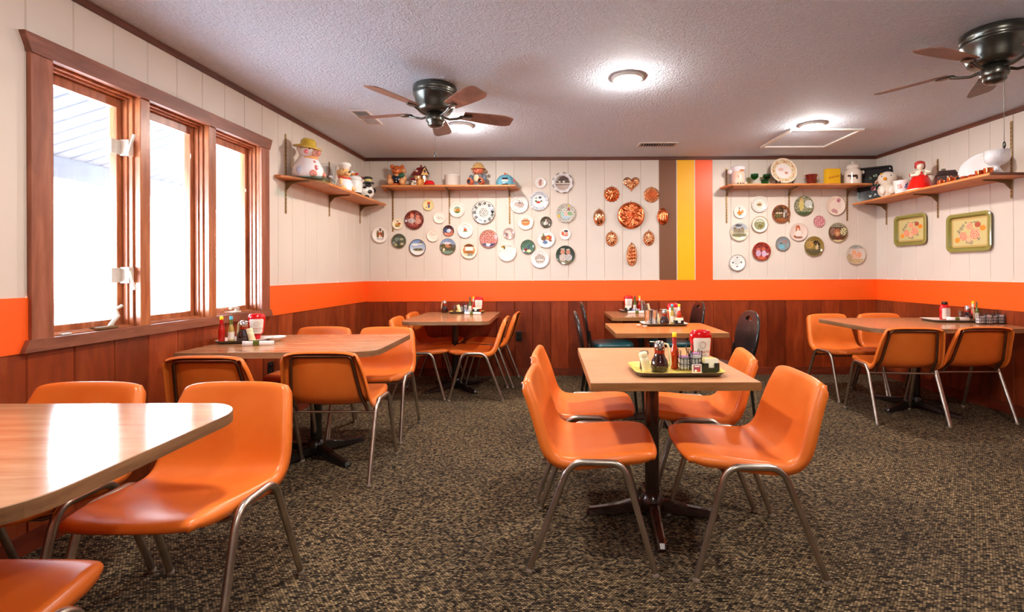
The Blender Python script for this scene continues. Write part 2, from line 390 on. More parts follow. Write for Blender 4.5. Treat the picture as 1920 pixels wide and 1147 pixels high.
# jamb lining of the whole hole
mb=MB(); wbox(mb,-.13,0,2.127,2.142,.875,2.11); wbox(mb,-.13,0,3.61,3.638,.875,2.11); wbox(mb,-.13,0,2.142,3.61,2.096,2.111); wbox(mb,-.13,.004,2.142,3.61,.874,.888)
mb.build('jamb_lining',M['sash'],win)
for i,(a,b) in enumerate(OP):
    # stepped stops
    mb=MB()
    for k,(x0,x1,w) in enumerate(((-.045,-.022,.010),(-.07,-.045,.018))):
        wbox(mb,x0,x1,a,a+w,.888,2.096,r=.002); wbox(mb,x0,x1,b-w,b,.888,2.096,r=.002); wbox(mb,x0,x1,a+w,b-w,2.096-w*1.3,2.096,r=.002); wbox(mb,x0,x1,a+w,b-w,.888,.888+w*.6,r=.002)
    mb.build('window_stop',M['sash'],win)
    mb=MB(); s=.046; g=.005
    x0,x1=-.112,-.072
    wbox(mb,x0,x1,a+g,a+s,.892,2.085,r=.004); wbox(mb,x0,x1,b-s,b-g,.892,2.085,r=.004); wbox(mb,x0,x1,a+s,b-s,2.025,2.085,r=.004); wbox(mb,x0,x1,a+s,b-s,.892,.93,r=.004)
    sash=mb.build('window_sash',M['sash'],win)
    mb=MB(); wbox(mb,-.094,-.090,a+s-.003,b-s+.003,.927,2.028,r=0); mb.build('window_glass',M['pane'],sash)
    if i in (0,2):
        mb=MB(); yc=wl((a+b)/2+(.06 if i==0 else -.02))
        mb.box((-.03,yc,.897),(.05,.11,.014),.004); 
        mb.build('crank_base',M['bracket'] if i==0 else M['latchwhite'],win)
        mb=MB(); 
        if i==0: mb.tube([(-.03,yc+.03,.9),(-.015,yc+.035,.925),(-.012,yc+.06,.95),(-.012,yc+.045,.985),(-.008,yc+.075,1.0)],[.011,.009,.007,.006,.009])
        else: mb.tube([(-.03,yc+.03,.9),(-.012,yc+.03,.92),(-.01,yc-.02,.93),(-.008,yc-.055,.926)],[.012,.010,.009,.011])
        mb.build('crank_handle',M['latchwhite'],win)
    if i==0:
        for z,dz in ((1.82,.045),(1.155,-.05)):
            mb=MB(); yc=wl(b)-.02
            mb.box((-.045,yc,z),(.05,.03,.085),.003); mb.box((-.068,yc-.035,z),(.006,.06,.075),.002)
            mb.tube([(-.02,yc-.012,z-dz*.4),(-.004,yc-.02,z+dz*.3),(.004,yc-.006,z+dz*1.5)],[.006,.006,.008])
            mb.build('sash_lock',M['latchwhite'],win)
mb=MB(); wbox(mb,-.012,.004,2.19,2.235,.889,.897); mb.build('sill_clip',M['latchwhite'],win)
# ---------------- outside: porch roof, beam, ground ----------------
def soz(x): return 2.55+.31*(x+2.3)
mb=MB(); mb.add([(-2.32,-2,soz(-2.32)),(-3.9,-2,soz(-3.9)),(-3.9,9,soz(-3.9)),(-2.32,9,soz(-2.32)),(-2.32,-2,soz(-2.32)+.05),(-3.9,-2,soz(-3.9)+.05),(-3.9,9,soz(-3.9)+.05),(-2.32,9,soz(-2.32)+.05)],[[0,1,2,3],[7,6,5,4],[0,4,5,1],[1,5,6,2],[2,6,7,3],[3,7,4,0]],sm=False)
struct(mb.build('porch_ceiling',M['soffit']))
mb=MB(); mb.box((-3.87,3.5,1.995),(.1,11,.17),.005); struct(mb.build('porch_beam',M['beam']))
mb=MB(); mb.box((-3.87,5.55,.9),(.11,.11,2.02),.004); struct(mb.build('porch_post',M['beam']))
plain('ground',[(-30,-15,-.12),(-2.2,-15,-.12),(-2.2,25,-.12),(-30,25,-.12)],[[0,1,2,3]],M['ground'])
# ---------------- camera, sky, render settings ----------------
cam=bpy.data.cameras.new('camera'); co=bpy.data.objects.new('camera',cam); COL.objects.link(co)
co.location=(0,0,CAMH); co.rotation_euler=(PI/2,ROLL,0); cam.sensor_width=36; cam.lens=FPX/1920*36; cam.clip_start=.02
cam.shift_x=(960-CX)/1920; cam.shift_y=(CY-573.5)/1920
bpy.context.scene.camera=co
w=bpy.data.worlds.new('overcast sky'); bpy.context.scene.world=w; w.use_nodes=True
w.node_tree.nodes['Background'].inputs['Color'].default_value=(.80,.90,1,1); w.node_tree.nodes['Background'].inputs['Strength'].default_value=SKY
sc=bpy.context.scene; sc.view_settings.view_transform='Standard'; sc.view_settings.look='None'; sc.view_settings.gamma=1; sc.view_settings.use_curve_mapping=False; sc.view_settings.exposure=EXPO
sc.cycles.use_denoising=True; sc.cycles.max_bounces=8; sc.cycles.diffuse_bounces=5; sc.cycles.sample_clamp_indirect=6; sc.cycles.caustics_reflective=False; sc.cycles.caustics_refractive=False
# ---------------- lamps, fans, vents, hatch ----------------
def make_lamp():
    r=thing('ceiling_light','','ceiling light')
    mb=MB(); mb.lathe([(.001,-.0),(.105,-.0),(.105,-.014),(.09,-.022),(.082,-.02)],n=36); mb.build('trim_ring',M['white'],r)
    mb=MB(); mb.lathe([(.085,-.016),(.085,-.023),(.073,-.034),(.045,-.042),(.001,-.044)],n=32); mb.build('diffuser',M['lamp'],r)
    return r
for (x,y,l) in ((.522,3.24,'lit round ceiling light over the middle of the room, the nearest to the camera'),(-.77,4.29,'lit round ceiling light glowing just behind the fan blades on the left'),(2.31,4.30,'lit round ceiling light beside the square attic hatch'),
                (-.72,1.35,'lit round ceiling light over the near left tables'),(1.98,1.35,'lit round ceiling light over the near right of the room'),(.52,-.9,'lit round ceiling light added unseen behind the camera')):  # last lamp is added, unseen behind the camera, to light the chair fronts
    inst('lamp',make_lamp,l,'ceiling light',(x,y,CEIL),group='round ceiling lights')
def make_fan(chain_off):
    r=thing('ceiling_fan','','ceiling fan')
    mb=MB(); mb.lathe([(.001,0),(.143,0),(.15,-.006),(.15,-.045),(.143,-.052),(.148,-.06),(.148,-.068),(.138,-.078),(.13,-.13),(.12,-.155),(.118,-.165),(.105,-.178),(.06,-.182),(.001,-.182)],n=48); mb.build('motor_housing',M['fanmetal'],r)
    mb=MB(); mb.lathe([(.001,-.18),(.055,-.18),(.058,-.20),(.062,-.205),(.062,-.235),(.058,-.243),(.05,-.25),(.052,-.262),(.045,-.272),(.03,-.28),(.001,-.284)],n=36); mb.build('switch_housing',M['fanmetal'],r)
    for k in range(5):
        a=math.radians(FANA+72*k)
        mb=MB(); mb.at(rz=a,z=-.178)
        # blade outline: length along x
        pts=[]; N=12
        for i in range(N+1):
            t=i/N; x=.20+.36*t; w=.048+.022*math.sin(min(1,t*1.15)*PI/2)
            if t>.8: w*=math.sqrt(max(0,1-((t-.8)/.2)**2*.55))
            pts.append((x,w))
        out=[(x,w) for x,w in pts]+[(x,-w) for x,w in pts[::-1]]
        tilt=math.radians(-13); vs=[]
        for z in (0,.006):
            for x,y in out: vs.append((x,y*math.cos(tilt),y*math.sin(tilt)+z))
        n=len(out); mb.add(vs,[list(range(n))[::-1],[n+i for i in range(n)]]+[[i,(i+1)%n,n+(i+1)%n,n+i] for i in range(n)],sm=False)
        bl=mb.build('blade',M['blade'],r)
        mb=MB(); mb.at(rz=a,z=-.19)
        mb.tube([(.05,0,-.01),(.10,0,-.022),(.15,0,-.012),(.19,0,.002)],[.009,.008,.008,.01],8)
        mb.ell((.215,0,.004),(.05,.028,.006),12); mb.ell((.19,.0,.006),(.022,.022,.008),10)
        mb.build('blade_iron',M['fanmetal'],bl)
    mb=MB(); cx,cy=chain_off; mb.tube([(cx*.9,cy*.9,-.25),(cx,cy,-.262),(cx,cy,-.262-CHL)],.0016,5); ch=mb.build('pull_chain',M['fanmetal'],r)
    mb=MB(); mb.ell((cx,cy,-.262-CHL-.018),(.008,.008,.02),12); mb.build('chain_pendant',M['fanmetal'] ,ch)
    return r
FANA=24; CHL=.20
tag(make_fan((.01,-.045)),'dark ceiling fan with walnut blades nearer the windows, left of the two','ceiling fan','flush mounted ceiling fans').location=(-.787,3.40,CEIL)
FANA=55; CHL=.33
f=tag(make_fan((.05,.0)),'dark ceiling fan with walnut blades cut by the right edge of the picture','ceiling fan','flush mounted ceiling fans'); f.location=(2.40,2.64,CEIL)
def vent(name,label,x0,x1,y0,y1,along):
    r=thing(name,label,'vent',((x0+x1)/2,(y0+y1)/2,CEIL))
    hx,hy=(x1-x0)/2,(y1-y0)/2; mb=MB(); t=.018
    mb.box((0,-hy+t/2,-.005),(2*hx,t,.01),.002); mb.box((0,hy-t/2,-.005),(2*hx,t,.01),.002); mb.box((-hx+t/2,0,-.005),(t,2*hy-2*t,.01),.002); mb.box((hx-t/2,0,-.005),(t,2*hy-2*t,.01),.002)
    mb.build('frame',M['vent'],r)
    mb=MB(); mb.box((0,0,-.0015),(2*hx-t,2*hy-t,.002)); mb.build('duct_shade',M['dark'],r)  # thin dark plate painted as the shade inside the duct
    mb=MB(); n=14
    L=(2*hy if along=='y' else 2*hx)-2*t; W=(2*hx if along=='y' else 2*hy)-2*t
    for i in range(n):
        q=-L/2+L*(i+.5)/n
        if along=='y' and i<6: q2=None
        c=(0,q,-.006) if along=='y' else (q,0,-.006)
        d=(W,.004,.008) if along=='y' else (.004,W,.008)
        if (along=='y' and q<-.03) or (along=='x' and -.12<q<0): d=(W*1,.0015,.004) if along=='y' else (.0015,W,.004)
        mb.box(c,d)
    mb.build('louvres',M['vent'],r); return r
vent('ceiling_vent','long pale ceiling vent by the left wall, near the tip of a fan blade',-1.575,-1.43,3.86,4.23,'y')
vent('ceiling_vent','small pale ceiling vent above the copper moulds near the back wall',.90,1.29,4.87,5.03,'x')
r=thing('attic_hatch','square white trimmed attic hatch in the ceiling near the back right','hatch',(2.515,4.745,CEIL))
mb=MB(); hx,hy,t=.32,.305,.032
for c,d in (((0,-hy,-.008),(2*hx+t,t,.016)),((0,hy,-.008),(2*hx+t,t,.016)),((-hx,0,-.008),(t,2*hy-t,.016)),((hx,0,-.008),(t,2*hy-t,.016))): mb.box(c,d,.003)
mb.build('hatch_trim',M['white'],r); mb=MB(); mb.box((0,0,-.002),(2*hx-t,2*hy-t,.004)); mb.build('hatch_panel',M['ceil'],r)
# ---------------- outlets ----------------
def outlet(label,loc,rz):
    r=thing('wall_outlet',label,'outlet',loc,rz)
    mb=MB(); mb.box((0,-.003,0),(.07,.006,.115),.003); mb.build('cover_plate',M['blackplastic'],r)
    mb=MB(); mb.box((0,-.007,.024),(.034,.004,.03),.006); mb.box((0,-.007,-.024),(.034,.004,.03),.006); mb.build('socket',M['black'],r)
    return r
outlet('black wall outlet low on the back panelling beside the orange chairs',(-.345,YB,.44),0)
outlet('black wall outlet low on the window wall panelling behind the chairs',(LW(3.74),3.74,.43),PI/2)
# ---------------- orange chair ----------------
PROF=[(.262,.424,.165,.000),(.267,.436,.174,.001),(.258,.446,.182,.002),(.235,.450,.190,.004),(.19,.449,.199,.008),(.12,.442,.209,.013),(.04,.431,.216,.018),(-.03,.423,.221,.021),(-.09,.421,.225,.022),(-.13,.429,.227,.024),(-.158,.449,.227,.026),(-.177,.480,.226,.027),(-.193,.530,.222,.026),(-.212,.60,.212,.022),(-.229,.66,.202,.016),(-.241,.705,.193,.010),(-.247,.727,.187,.006),(-.255,.737,.180,.003),(-.266,.738,.174,.0),(-.273,.729,.168,.0)]
def shell_mb():
    mb=MB(); rows=[]; n=len(PROF); stations=[]
    for i in range(n-1):
        for s in range(2):
            t=s/2; p=[PROF[max(i-1,0)],PROF[i],PROF[i+1],PROF[min(i+2,n-1)]]
            stations.append([.5*((2*p[1][k])+(-p[0][k]+p[2][k])*t+(2*p[0][k]-5*p[1][k]+4*p[2][k]-p[3][k])*t*t+(-p[0][k]+3*p[1][k]-3*p[2][k]+p[3][k])*t**3) for k in range(4)])
    stations.append(list(PROF[-1]))
    m=len(stations)
    for i,(y,h,hw,c) in enumerate(stations):
        a=stations[max(i-1,0)]; b=stations[min(i+1,m-1)]
        ty,th=b[0]-a[0],b[1]-a[1]; L=math.hypot(ty,th); ty/=L; th/=L
        ny,nh=th,-ty           # inner normal: up on the seat, forward on the back
        if i<6: ny,nh=(.25,.97) 
        if i>=m-6: ny,nh=(.94,.34)
        fl=min(1,max(.15,min(i/8,(m-1-i)/8)))
        row=[]
        cs=[]
        for q in range(-8,9):
            t=q/8; cs.append((hw*.96*t, c*abs(t)**2.6 - c*.35))
        e=c*.65
        cs=[(-hw-.012,e-.036*fl-.004),(-hw-.0115,e-.020*fl),(-hw-.007,e-.007*fl),(-hw+.001,e-.0005)]+cs+[(hw-.001,e-.0005),(hw+.007,e-.007*fl),(hw+.0115,e-.020*fl),(hw+.012,e-.036*fl-.004)]
        ff=max(0,min(1,(y-.10)/.16)) if i<20 else 0; gt=max(0,(h-.66)/.078) if i>20 else 0
        rows.append([(x, y+ny*o-.013*ff*min(1.1,abs(x)/hw)**3.2, h+nh*o-.011*gt*min(1.1,abs(x)/hw)**4) for x,o in cs])
    w=len(rows[0]); vs=[p for r in rows for p in r]; fs=[[i*w+j,i*w+j+1,(i+1)*w+j+1,(i+1)*w+j] for i in range(len(rows)-1) for j in range(w-1)]
    mb.add(vs,fs); return mb,stations
def bez(a,b,c,n=6): return [tuple((1-t)**2*a[k]+2*t*(1-t)*b[k]+t*t*c[k] for k in range(3)) for t in [i/n for i in range(n+1)]]
def make_chair():
    r=thing('orange_chair','','chair')
    mb,st=shell_mb(); o=mb.build('chair_shell',M['shell'],r); sd=o.modifiers.new('thick','SOLIDIFY'); sd.thickness=.005; sd.offset=0
    for s in (-1,1):
        x=s*.243; xf=s*.252
        A=(x,-.108,.365); B=(x,.140,.365)
        mb=MB(); mb.tube(bez(A,(x,-.084,.428),(x,-.030,.428),9)+bez((x,.072,.428),(x,.122,.428),B,9),.0127,12); rail=mb.build('side_rail',M['legmetal'],r)
        for (P,F) in ((A,(xf,-.243,.012)),(B,(xf,.240,.012))):
            mb=MB(); mb.tube([P,F],[.0127,.0118],12); lg=mb.build('leg',M['legmetal'],r)
            mb=MB(); mb.lathe([(.001,0),(.012,0),(.0138,.004),(.0138,.012),(.0115,.02)],(F[0],F[1],0),n=14); mb.build('foot_glide',M['glide'],lg)
    mb=MB(); mb.tube([(-.243,-.11,.372),(.243,-.11,.372)],.0075,8); mb.build('rear_crossbar',M['legmetal'],r)
    mb=MB(); mb.tube([(-.243,.12,.405),(-.2,.12,.392),(.2,.12,.392),(.243,.12,.405)],.008,8); mb.build('front_crossbar',M['legmetal'],r)
    # hoop behind the back
    def yb(h):
        for p,q in zip(PROF[9:],PROF[10:]):
            if p[1]<=h<=q[1]: t=(h-p[1])/(q[1]-p[1]); return p[0]+(q[0]-p[0])*t
        return -.244
    L=[]
    L.append((-.20,-.115,.385))
    for h in (.44,.48,.53,.6,.65,.68): L.append((-(.205-.12*(h-.44)/.9-.006),yb(h)-.013,h))
    c0=L[-1]; L+=bez(c0,(-.168,yb(.71)-.012,.712),(-.135,yb(.71)-.014,.712),5)[1:]
    R=[(-x,y,z) for x,y,z in L[::-1]]
    mb=MB(); mb.tube(L+R,.0105,8); mb.build('back_frame',M['hoopmetal'],r)
    return r
def chair(label,x,y,head,group,dz=0): return inst('chair',make_chair,label,'chair',(x,y,0),math.radians(head-90),group)
G='orange chairs around the '
chair('orange plastic chair nearest the camera on the left side of the central table',.178,2.136,-4,G+'central table')
chair('orange plastic chair nearest the camera on the right side of the central table',.795,2.083,178,G+'central table')
chair('orange plastic chair at the far left side of the central table',.19,2.715,-4,G+'central table')
chair('orange plastic chair at the far right side of the central table',.79,2.66,170,G+'central table')
chair('large foreground orange chair facing the camera at the curved corner of the nearest table',-1.219,1.655,-90,G+'nearest window table')
chair('orange chair facing the camera against the window wall behind the nearest table',-1.80,1.665,-89,G+'nearest window table')
chair('orange chair cut off by the bottom left corner of the picture',-1.305,.975,90,G+'nearest window table')
chair('orange chair seen from behind, backing toward us at the aisle end of the window table',-1.237,2.905,90,G+'middle window table')
chair('orange chair seen from behind, dark backed, close to the window panelling',-1.775,2.78,90,G+'middle window table')
chair('orange chair with a pinkish sheen facing us at the aisle end of the window table',-1.265,3.565,-90,G+'middle window table')
chair('orange chair facing us on the wall side behind the window table',-1.77,3.60,-90,G+'middle window table')
chair('orange chair facing right at the back left table, nearer of the pair',-1.205,4.70,2,G+'back left table')
chair('orange chair facing right at the back left table, closest to the back wall',-1.20,5.22,1,G+'back left table')
chair('orange chair facing left at the back left table, nearer of the pair',-.667,4.66,180,G+'back left table')
chair('orange chair facing left at the back left table, beside the black outlet',-.60,5.185,177,G+'back left table')
chair('orange chair facing us at the left end of the far side of the right table',2.76,4.575,-83,G+'right table')
chair('orange chair facing us on the far side of the right table, near the right wall',3.27,4.62,-90,G+'right table')
chair('orange chair seen from behind at the right table, left of the pair',2.727,3.89,84,G+'right table')
chair('orange chair seen from behind at the right table, beside the right wall',3.26,3.93,90,G+'right table')
# ---------------- black banquet chair ----------------
def make_bchair():
    r=thing('banquet_chair','','chair')
    mb=MB(); pts=[]
    for i in range(32):
        a=2*PI*i/32; pts.append((.2*math.copysign(abs(math.cos(a))**.6,math.cos(a))*(1.0+.06*math.sin(a)), .02+.2*math.copysign(abs(math.sin(a))**.6,math.sin(a))))
    lo=[(x*.97,y*.97) for x,y in pts]
    n=32; vs=[]
    for z,sc_ in ((.42,.96),(.43,1),(.455,1),(.468,.95),(.474,.8)): vs+=[(x*sc_,.02+(y-.02)*sc_,z) for x,y in pts]
    fs=[[k*n+i,k*n+(i+1)%n,(k+1)*n+(i+1)%n,(k+1)*n+i] for k in range(4) for i in range(n)]+[list(range(n))[::-1],[4*n+i for i in range(n)]]
    mb.add(vs,fs); mb.build('seat_cushion',M['teal'],r)
    # backrest with hand hole
    N=40; outer=[]; inner=[]
    for i in range(N):
        a=2*PI*i/N; c,s_=math.cos(a),math.sin(a)
        wv=.195*(1-.12*max(0,-s_)); outer.append((wv*math.copysign(abs(c)**.75,c), .665+.19*math.copysign(abs(s_)**.8,s_)))
        inner.append((.055*c,.80+.018*s_+.010*(1-abs(c))))
    f0=lambda x,z:-.20-(z-.45)*.16+.25*x*x-.012; f1=lambda x,z:f0(x,z)-.022
    mb=MB(); mb.ringplate(outer,inner,f1,f0,sm=False); b=mb.build('backrest',M['blackvinyl'],r)
    mb=MB(); mb.tube([(x,f0(x,z)-.011,z) for x,z in outer],.011,8,closed=True); mb.build('back_rim',M['black'],b)
    for s in (-1,1):
        mb=MB(); mb.tube([(s*.17,-.25,.012),(s*.175,-.215,.3),(s*.18,-.20,.44),(s*.185,-.225,.6)],.011,8); mb.build('leg',M['black'],r)
        mb=MB(); mb.tube([(s*.19,.215,.012),(s*.18,.19,.3),(s*.175,.17,.425)],.011,8); mb.build('leg',M['black'],r)
    mb=MB(); mb.tube([(-.175,.17,.415),(.175,.17,.415)],.009,8); mb.tube([(-.18,-.20,.415),(.18,-.20,.415)],.009,8)
    for s in (-1,1): mb.tube([(s*.178,-.20,.415),(s*.175,.17,.415)],.009,8)
    mb.build('seat_frame',M['black'],r)
    return r
def bchair(label,x,y,head): return inst('bchair',make_bchair,label,'chair',(x,y,0),math.radians(head-90),'black banquet chairs')
bchair('black banquet chair with a teal seat left of the honey coloured middle table',.48,3.72,0)
bchair('black banquet chair with a teal seat left of the farthest middle table',.60,4.86,0)
bchair('black banquet chair with a hand hole right of the honey coloured middle table',1.235,3.70,180)
bchair('black banquet chair with a hand hole right of the farthest middle table',1.235,4.95,180)
# ---------------- tables ----------------
TH=.720
def rpoly(x0,x1,y0,y1,rr):      # rr: radii at (x0,y0),(x1,y0),(x1,y1),(x0,y1)
    out=[]
    for (cx,cy,sx,sy,r,a0) in ((x0,y0,1,1,rr[0],180),(x1,y0,-1,1,rr[1],270),(x1,y1,-1,-1,rr[2],0),(x0,y1,1,-1,rr[3],90)):
        n=1 if r<.004 else 10
        ox,oy=cx+sx*r,cy+sy*r
        for i in range(n+1 if n>1 else 1):
            a=math.radians(a0+(90*i/n if n>1 else 45)); k=r if n>1 else 0
            out.append((ox+k*math.cos(a),oy+k*math.sin(a)) if n>1 else (cx,cy))
    return out
def table(label,cx,cy,poly,top,edge,rz=0,basexy=(0,0),brot=0,legl=.30,group=None):
    r=thing('pedestal_table',label,'table',(cx,cy,0),math.radians(rz),group)
    t=.034
    mb=MB(); mb.prism(poly,TH-t+.001,TH); mb.build('tabletop',M[top],r)
    ox=sum(p[0] for p in poly)/len(poly); n=len(poly)
    mb=MB(); vs=[]; e=.0025
    def nrm(i):
        a=Vector(poly[i-1]); b=Vector(poly[i]); c=Vector(poly[(i+1)%n]); d1=(b-a).normalized(); d2=(c-b).normalized(); d=(d1+d2).normalized(); return Vector((d.y,-d.x)), max(.5,d.dot(d1))
    outp=[]
    for i in range(n):
        q,k=nrm(i); outp.append(Vector(poly[i])+q*e/k)
    for z in (TH-t,TH-.0015): vs+=[(p.x,p.y,z) for p in outp]
    vs+=[(p[0],p[1],TH-.0015+.0012) for p in poly]+[(poly[i][0],poly[i][1],TH-t) for i in range(n)]
    fs=[[i,(i+1)%n,n+(i+1)%n,n+i] for i in range(n)]+[[n+i,n+(i+1)%n,2*n+(i+1)%n,2*n+i] for i in range(n)]+[[3*n+i,3*n+(i+1)%n,(i+1)%n,i] for i in range(n)]
    mb.add(vs,fs,sm=False); mb.build('edge_band',M[edge],r)
    bx,by=basexy
    mb=MB(); mb.lathe([(.034,.07),(.034,TH-t-.02)],(bx,by,0),n=24); mb.lathe([(.001,TH-t-.001),(.14,TH-t-.001),(.14,TH-t-.008),(.05,TH-t-.02),(.034,TH-t-.05)],(bx,by,0),n=24); mb.build('column',M['column' if 'tan' in top or 'orange' in top else 'black'],r)
    mb=MB(); mb.lathe([(.034,.115),(.044,.11),(.048,.098),(.058,.085),(.062,.04),(.05,.025),(.001,.025)],(bx,by,0),n=24); hub=mb.build('base_hub',M['column' if 'tan' in top or 'orange' in top else 'black'],r)
    for k in range(4):
        a=math.radians(brot+90*k); mb=MB(); mb.at(bx,by,0,a)
        L=legl; sec=[(.03,.034,.085,.028),(.10,.03,.074,.026),(L*.55,.027,.052,.014),(L*.85,.025,.036,.006),(L,.024,.03,.004),(L+.012,.02,.012,.003)]
        vs=[]
        for x,wd,zt,zb in sec: vs+=[(x,-wd,zb),(x,wd,zb),(x,wd*.8,zt-.006),(x,wd*.45,zt),(x,-wd*.45,zt),(x,-wd*.8,zt-.006)]
        m=6; fs=[[i*m+j,i*m+(j+1)%m,(i+1)*m+(j+1)%m,(i+1)*m+j] for i in range(len(sec)-1) for j in range(m)]+[[0,1,2,3,4,5],[(len(sec)-1)*m+j for j in range(m)]]
        mb.add(vs,fs,sm=False); mb.build('base_leg',M['column' if 'tan' in top or 'orange' in top else 'black'],r)
    return r
R0=(0,0,0,0)
def rp(x0,x1,y0,y1,rr): 
    cx,cy=(x0+x1)/2,(y0+y1)/2; return cx,cy,rpoly(x0-cx,x1-cx,y0-cy,y1-cy,rr)
GT='pedestal dining tables'
a,b,p=rp(.166,.844,1.962,2.855,R0); table('square cornered tan laminate table in the middle with the yellow condiment tray',a,b,p,'tan_top','tan_edge',0,(-.018,-.063),-4,.30,GT)
a,b,p=rp(.479,1.290,3.525,4.20,R0); table('honey coloured table behind the central one, between black chairs',a,b,p,'orange_top','tan_edge',0,(0,0),0,.30,GT)
a,b,p=rp(.608,1.295,4.745,5.48,R0); table('farthest middle table, pushed against the back wall',a,b,p,'oak_top','tan_edge',0,(0,0),0,.30,GT)
a,b,p=rp(-1.35,-.55,4.41,5.46,(.10,.10,.01,.01)); table('wood laminate table in the back left corner with rounded near corners',a,b,p,'oak_top','oak_edge',0,(0,0),45,.33,GT)
a,b,p=rp(-2.105,-.993,2.745,3.525,(.01,.12,.03,.01)); table('wood laminate table under the right end of the window',a,b,p,'oak_top','oak_edge',1.2,(.06,-.01),55,.33,GT)
a,b,p=rp(-2.19,-1.014,.874,1.68,(.01,.16,.16,.01)); table('nearest wood laminate table with bright window reflections, cut by the left edge',a,b,p,'oak_top','oak_edge',0,(-.15,0),45,.33,GT)
a,b,p=rp(2.486,3.70,3.705,4.60,(.14,.01,.01,.10)); table('wood laminate table with rounded corners against the right wall',a,b,p,'oak_top','oak_edge',0,(.0,0),20,.34,GT)
# ---------------- shelves ----------------
def shelf_poly(name,label,pts,ztop,mat='shelf',th=.02,end=None):
    r=thing(name,label,'shelf',(0,0,0),group='wooden wall shelves')
    mb=MB(); mb.prism(pts,ztop-th,ztop); b=mb.build('board',M[mat],r); bv=b.modifiers.new('bev','BEVEL'); bv.width=.003; bv.segments=2
    return r
def bracket(r,x,y,dx,dy,ztop,L=.2,std=(1.5,2.2)):
    # curved tapering bracket reaching (dx,dy)*L from the wall point, hooked on a slotted standard
    mb=MB(); a=math.atan2(dy,dx); mb.at(x,y,0,a)
    pr=[(.004,ztop-.021),(L,ztop-.021),(L,ztop-.03),(L*.55,ztop-.036),(L*.25,ztop-.05),(L*.1,ztop-.085),(.004,ztop-.10)]
    n=len(pr); w=.006; vs=[(p,s*w,z) for s in (-1,1) for p,z in pr]
    mb.add(vs,[list(range(n)),[n+i for i in range(n)][::-1]]+[[i,(i+1)%n,n+(i+1)%n,n+i] for i in range(n)],sm=False)
    mb.build('bracket',M['bracket'],r)
    global STD
    z0,z1=std; k=thing('wall_standard',STDL[STD],'wall standard',(x,y,z0),a,'slotted standards behind the shelves'); STD+=1; z1-=z0; z0=0
    mb=MB(); mb.box((.004,0,(z0+z1)/2),(.007,.016,z1-z0),.001); mb.build('strip',M['standard'],k)
    mb=MB()
    n=int((z1-z0)/.032)
    for i in range(n): mb.box((.0078,0,z0+.02+i*.032),(.0012,.005,.016))
    mb.build('slot',M['dark'],k)['kind']='stuff'
HL=1.925
STD=0
STDL=['slotted metal wall strip behind the pig jar, tallest on the window wall','slotted metal wall strip on the window wall, middle one of three','slotted metal wall strip on the window wall, nearest the corner',
'slotted metal wall strip on the back wall below the bear in the vest','slotted metal wall strip on the back wall below the grey canister','slotted metal wall strip on the back wall below the blue dome jar',
'slotted metal wall strip left of the chef head jar','slotted metal wall strip on the back wall below the large display plate','slotted metal wall strip on the back wall below the milk can',
'slotted metal wall strip on the right wall nearest the corner','slotted metal wall strip on the right wall between lady jar and dark box','slotted metal wall strip on the right wall beside the white footed bowl']
r=shelf_poly('wall_shelf','wooden shelf on the window wall carrying the pig cookie jar',[(LW(3.80),3.80),(LW(3.80)+.05,3.80),(LW(4.06)+.26,4.06),(LW(5.47)+.26,5.47),(LW(5.47),5.47)],HL)
for y,s in ((3.95,(1.64,2.28)),(4.68,(1.7,2.22)),(5.38,(1.7,2.2))): bracket(r,LW(y),y,1,-.0326,HL,.2,s)
HB=2.10
r=shelf_poly('wall_shelf','wooden shelf on the back wall at left, under the two bear jars',[(-1.86,YB),(-1.80,5.26),(-.36,5.26),(-.33,YB)],HB)
for px,s in ((737,(1.62,2.14)),(843,(1.70,2.14)),(955.5,(1.70,2.14))): bracket(r,BW(px,400)[0],YB,0,-1,HB,.2,s)
r=shelf_poly('wall_shelf','wooden shelf on the back wall at right, with the large plate and milk can',[(1.915,YB),(1.93,5.30),(1.97,5.26),(3.47,5.26),(3.47,YB)],HB)
for px,s in ((1362,(1.70,2.32)),(1479,(1.70,2.14)),(1588,(1.72,2.14))): bracket(r,BW(px,400)[0],YB,0,-1,HB,.2,s)
HR=1.91
r=shelf_poly('wall_shelf','long wooden shelf on the right wall with the red skirted lady jar',[(3.375,5.47),(3.375,3.76),(RW(3.76),3.76),(RW(5.47),5.47)],HR)
mb=MB(); mb.box(((3.38+RW(3.76))/2,3.7565,HR-.01),(RW(3.76)-3.385,.006,.021),.001); mb.build('end_strip',M['shelf_dark'],r)
for y,s in ((5.35,(1.66,2.0)),(4.67,(1.66,2.22)),(3.95,(1.74,2.36))): bracket(r,RW(y),y,-1,-.0326,HR,.24,s)
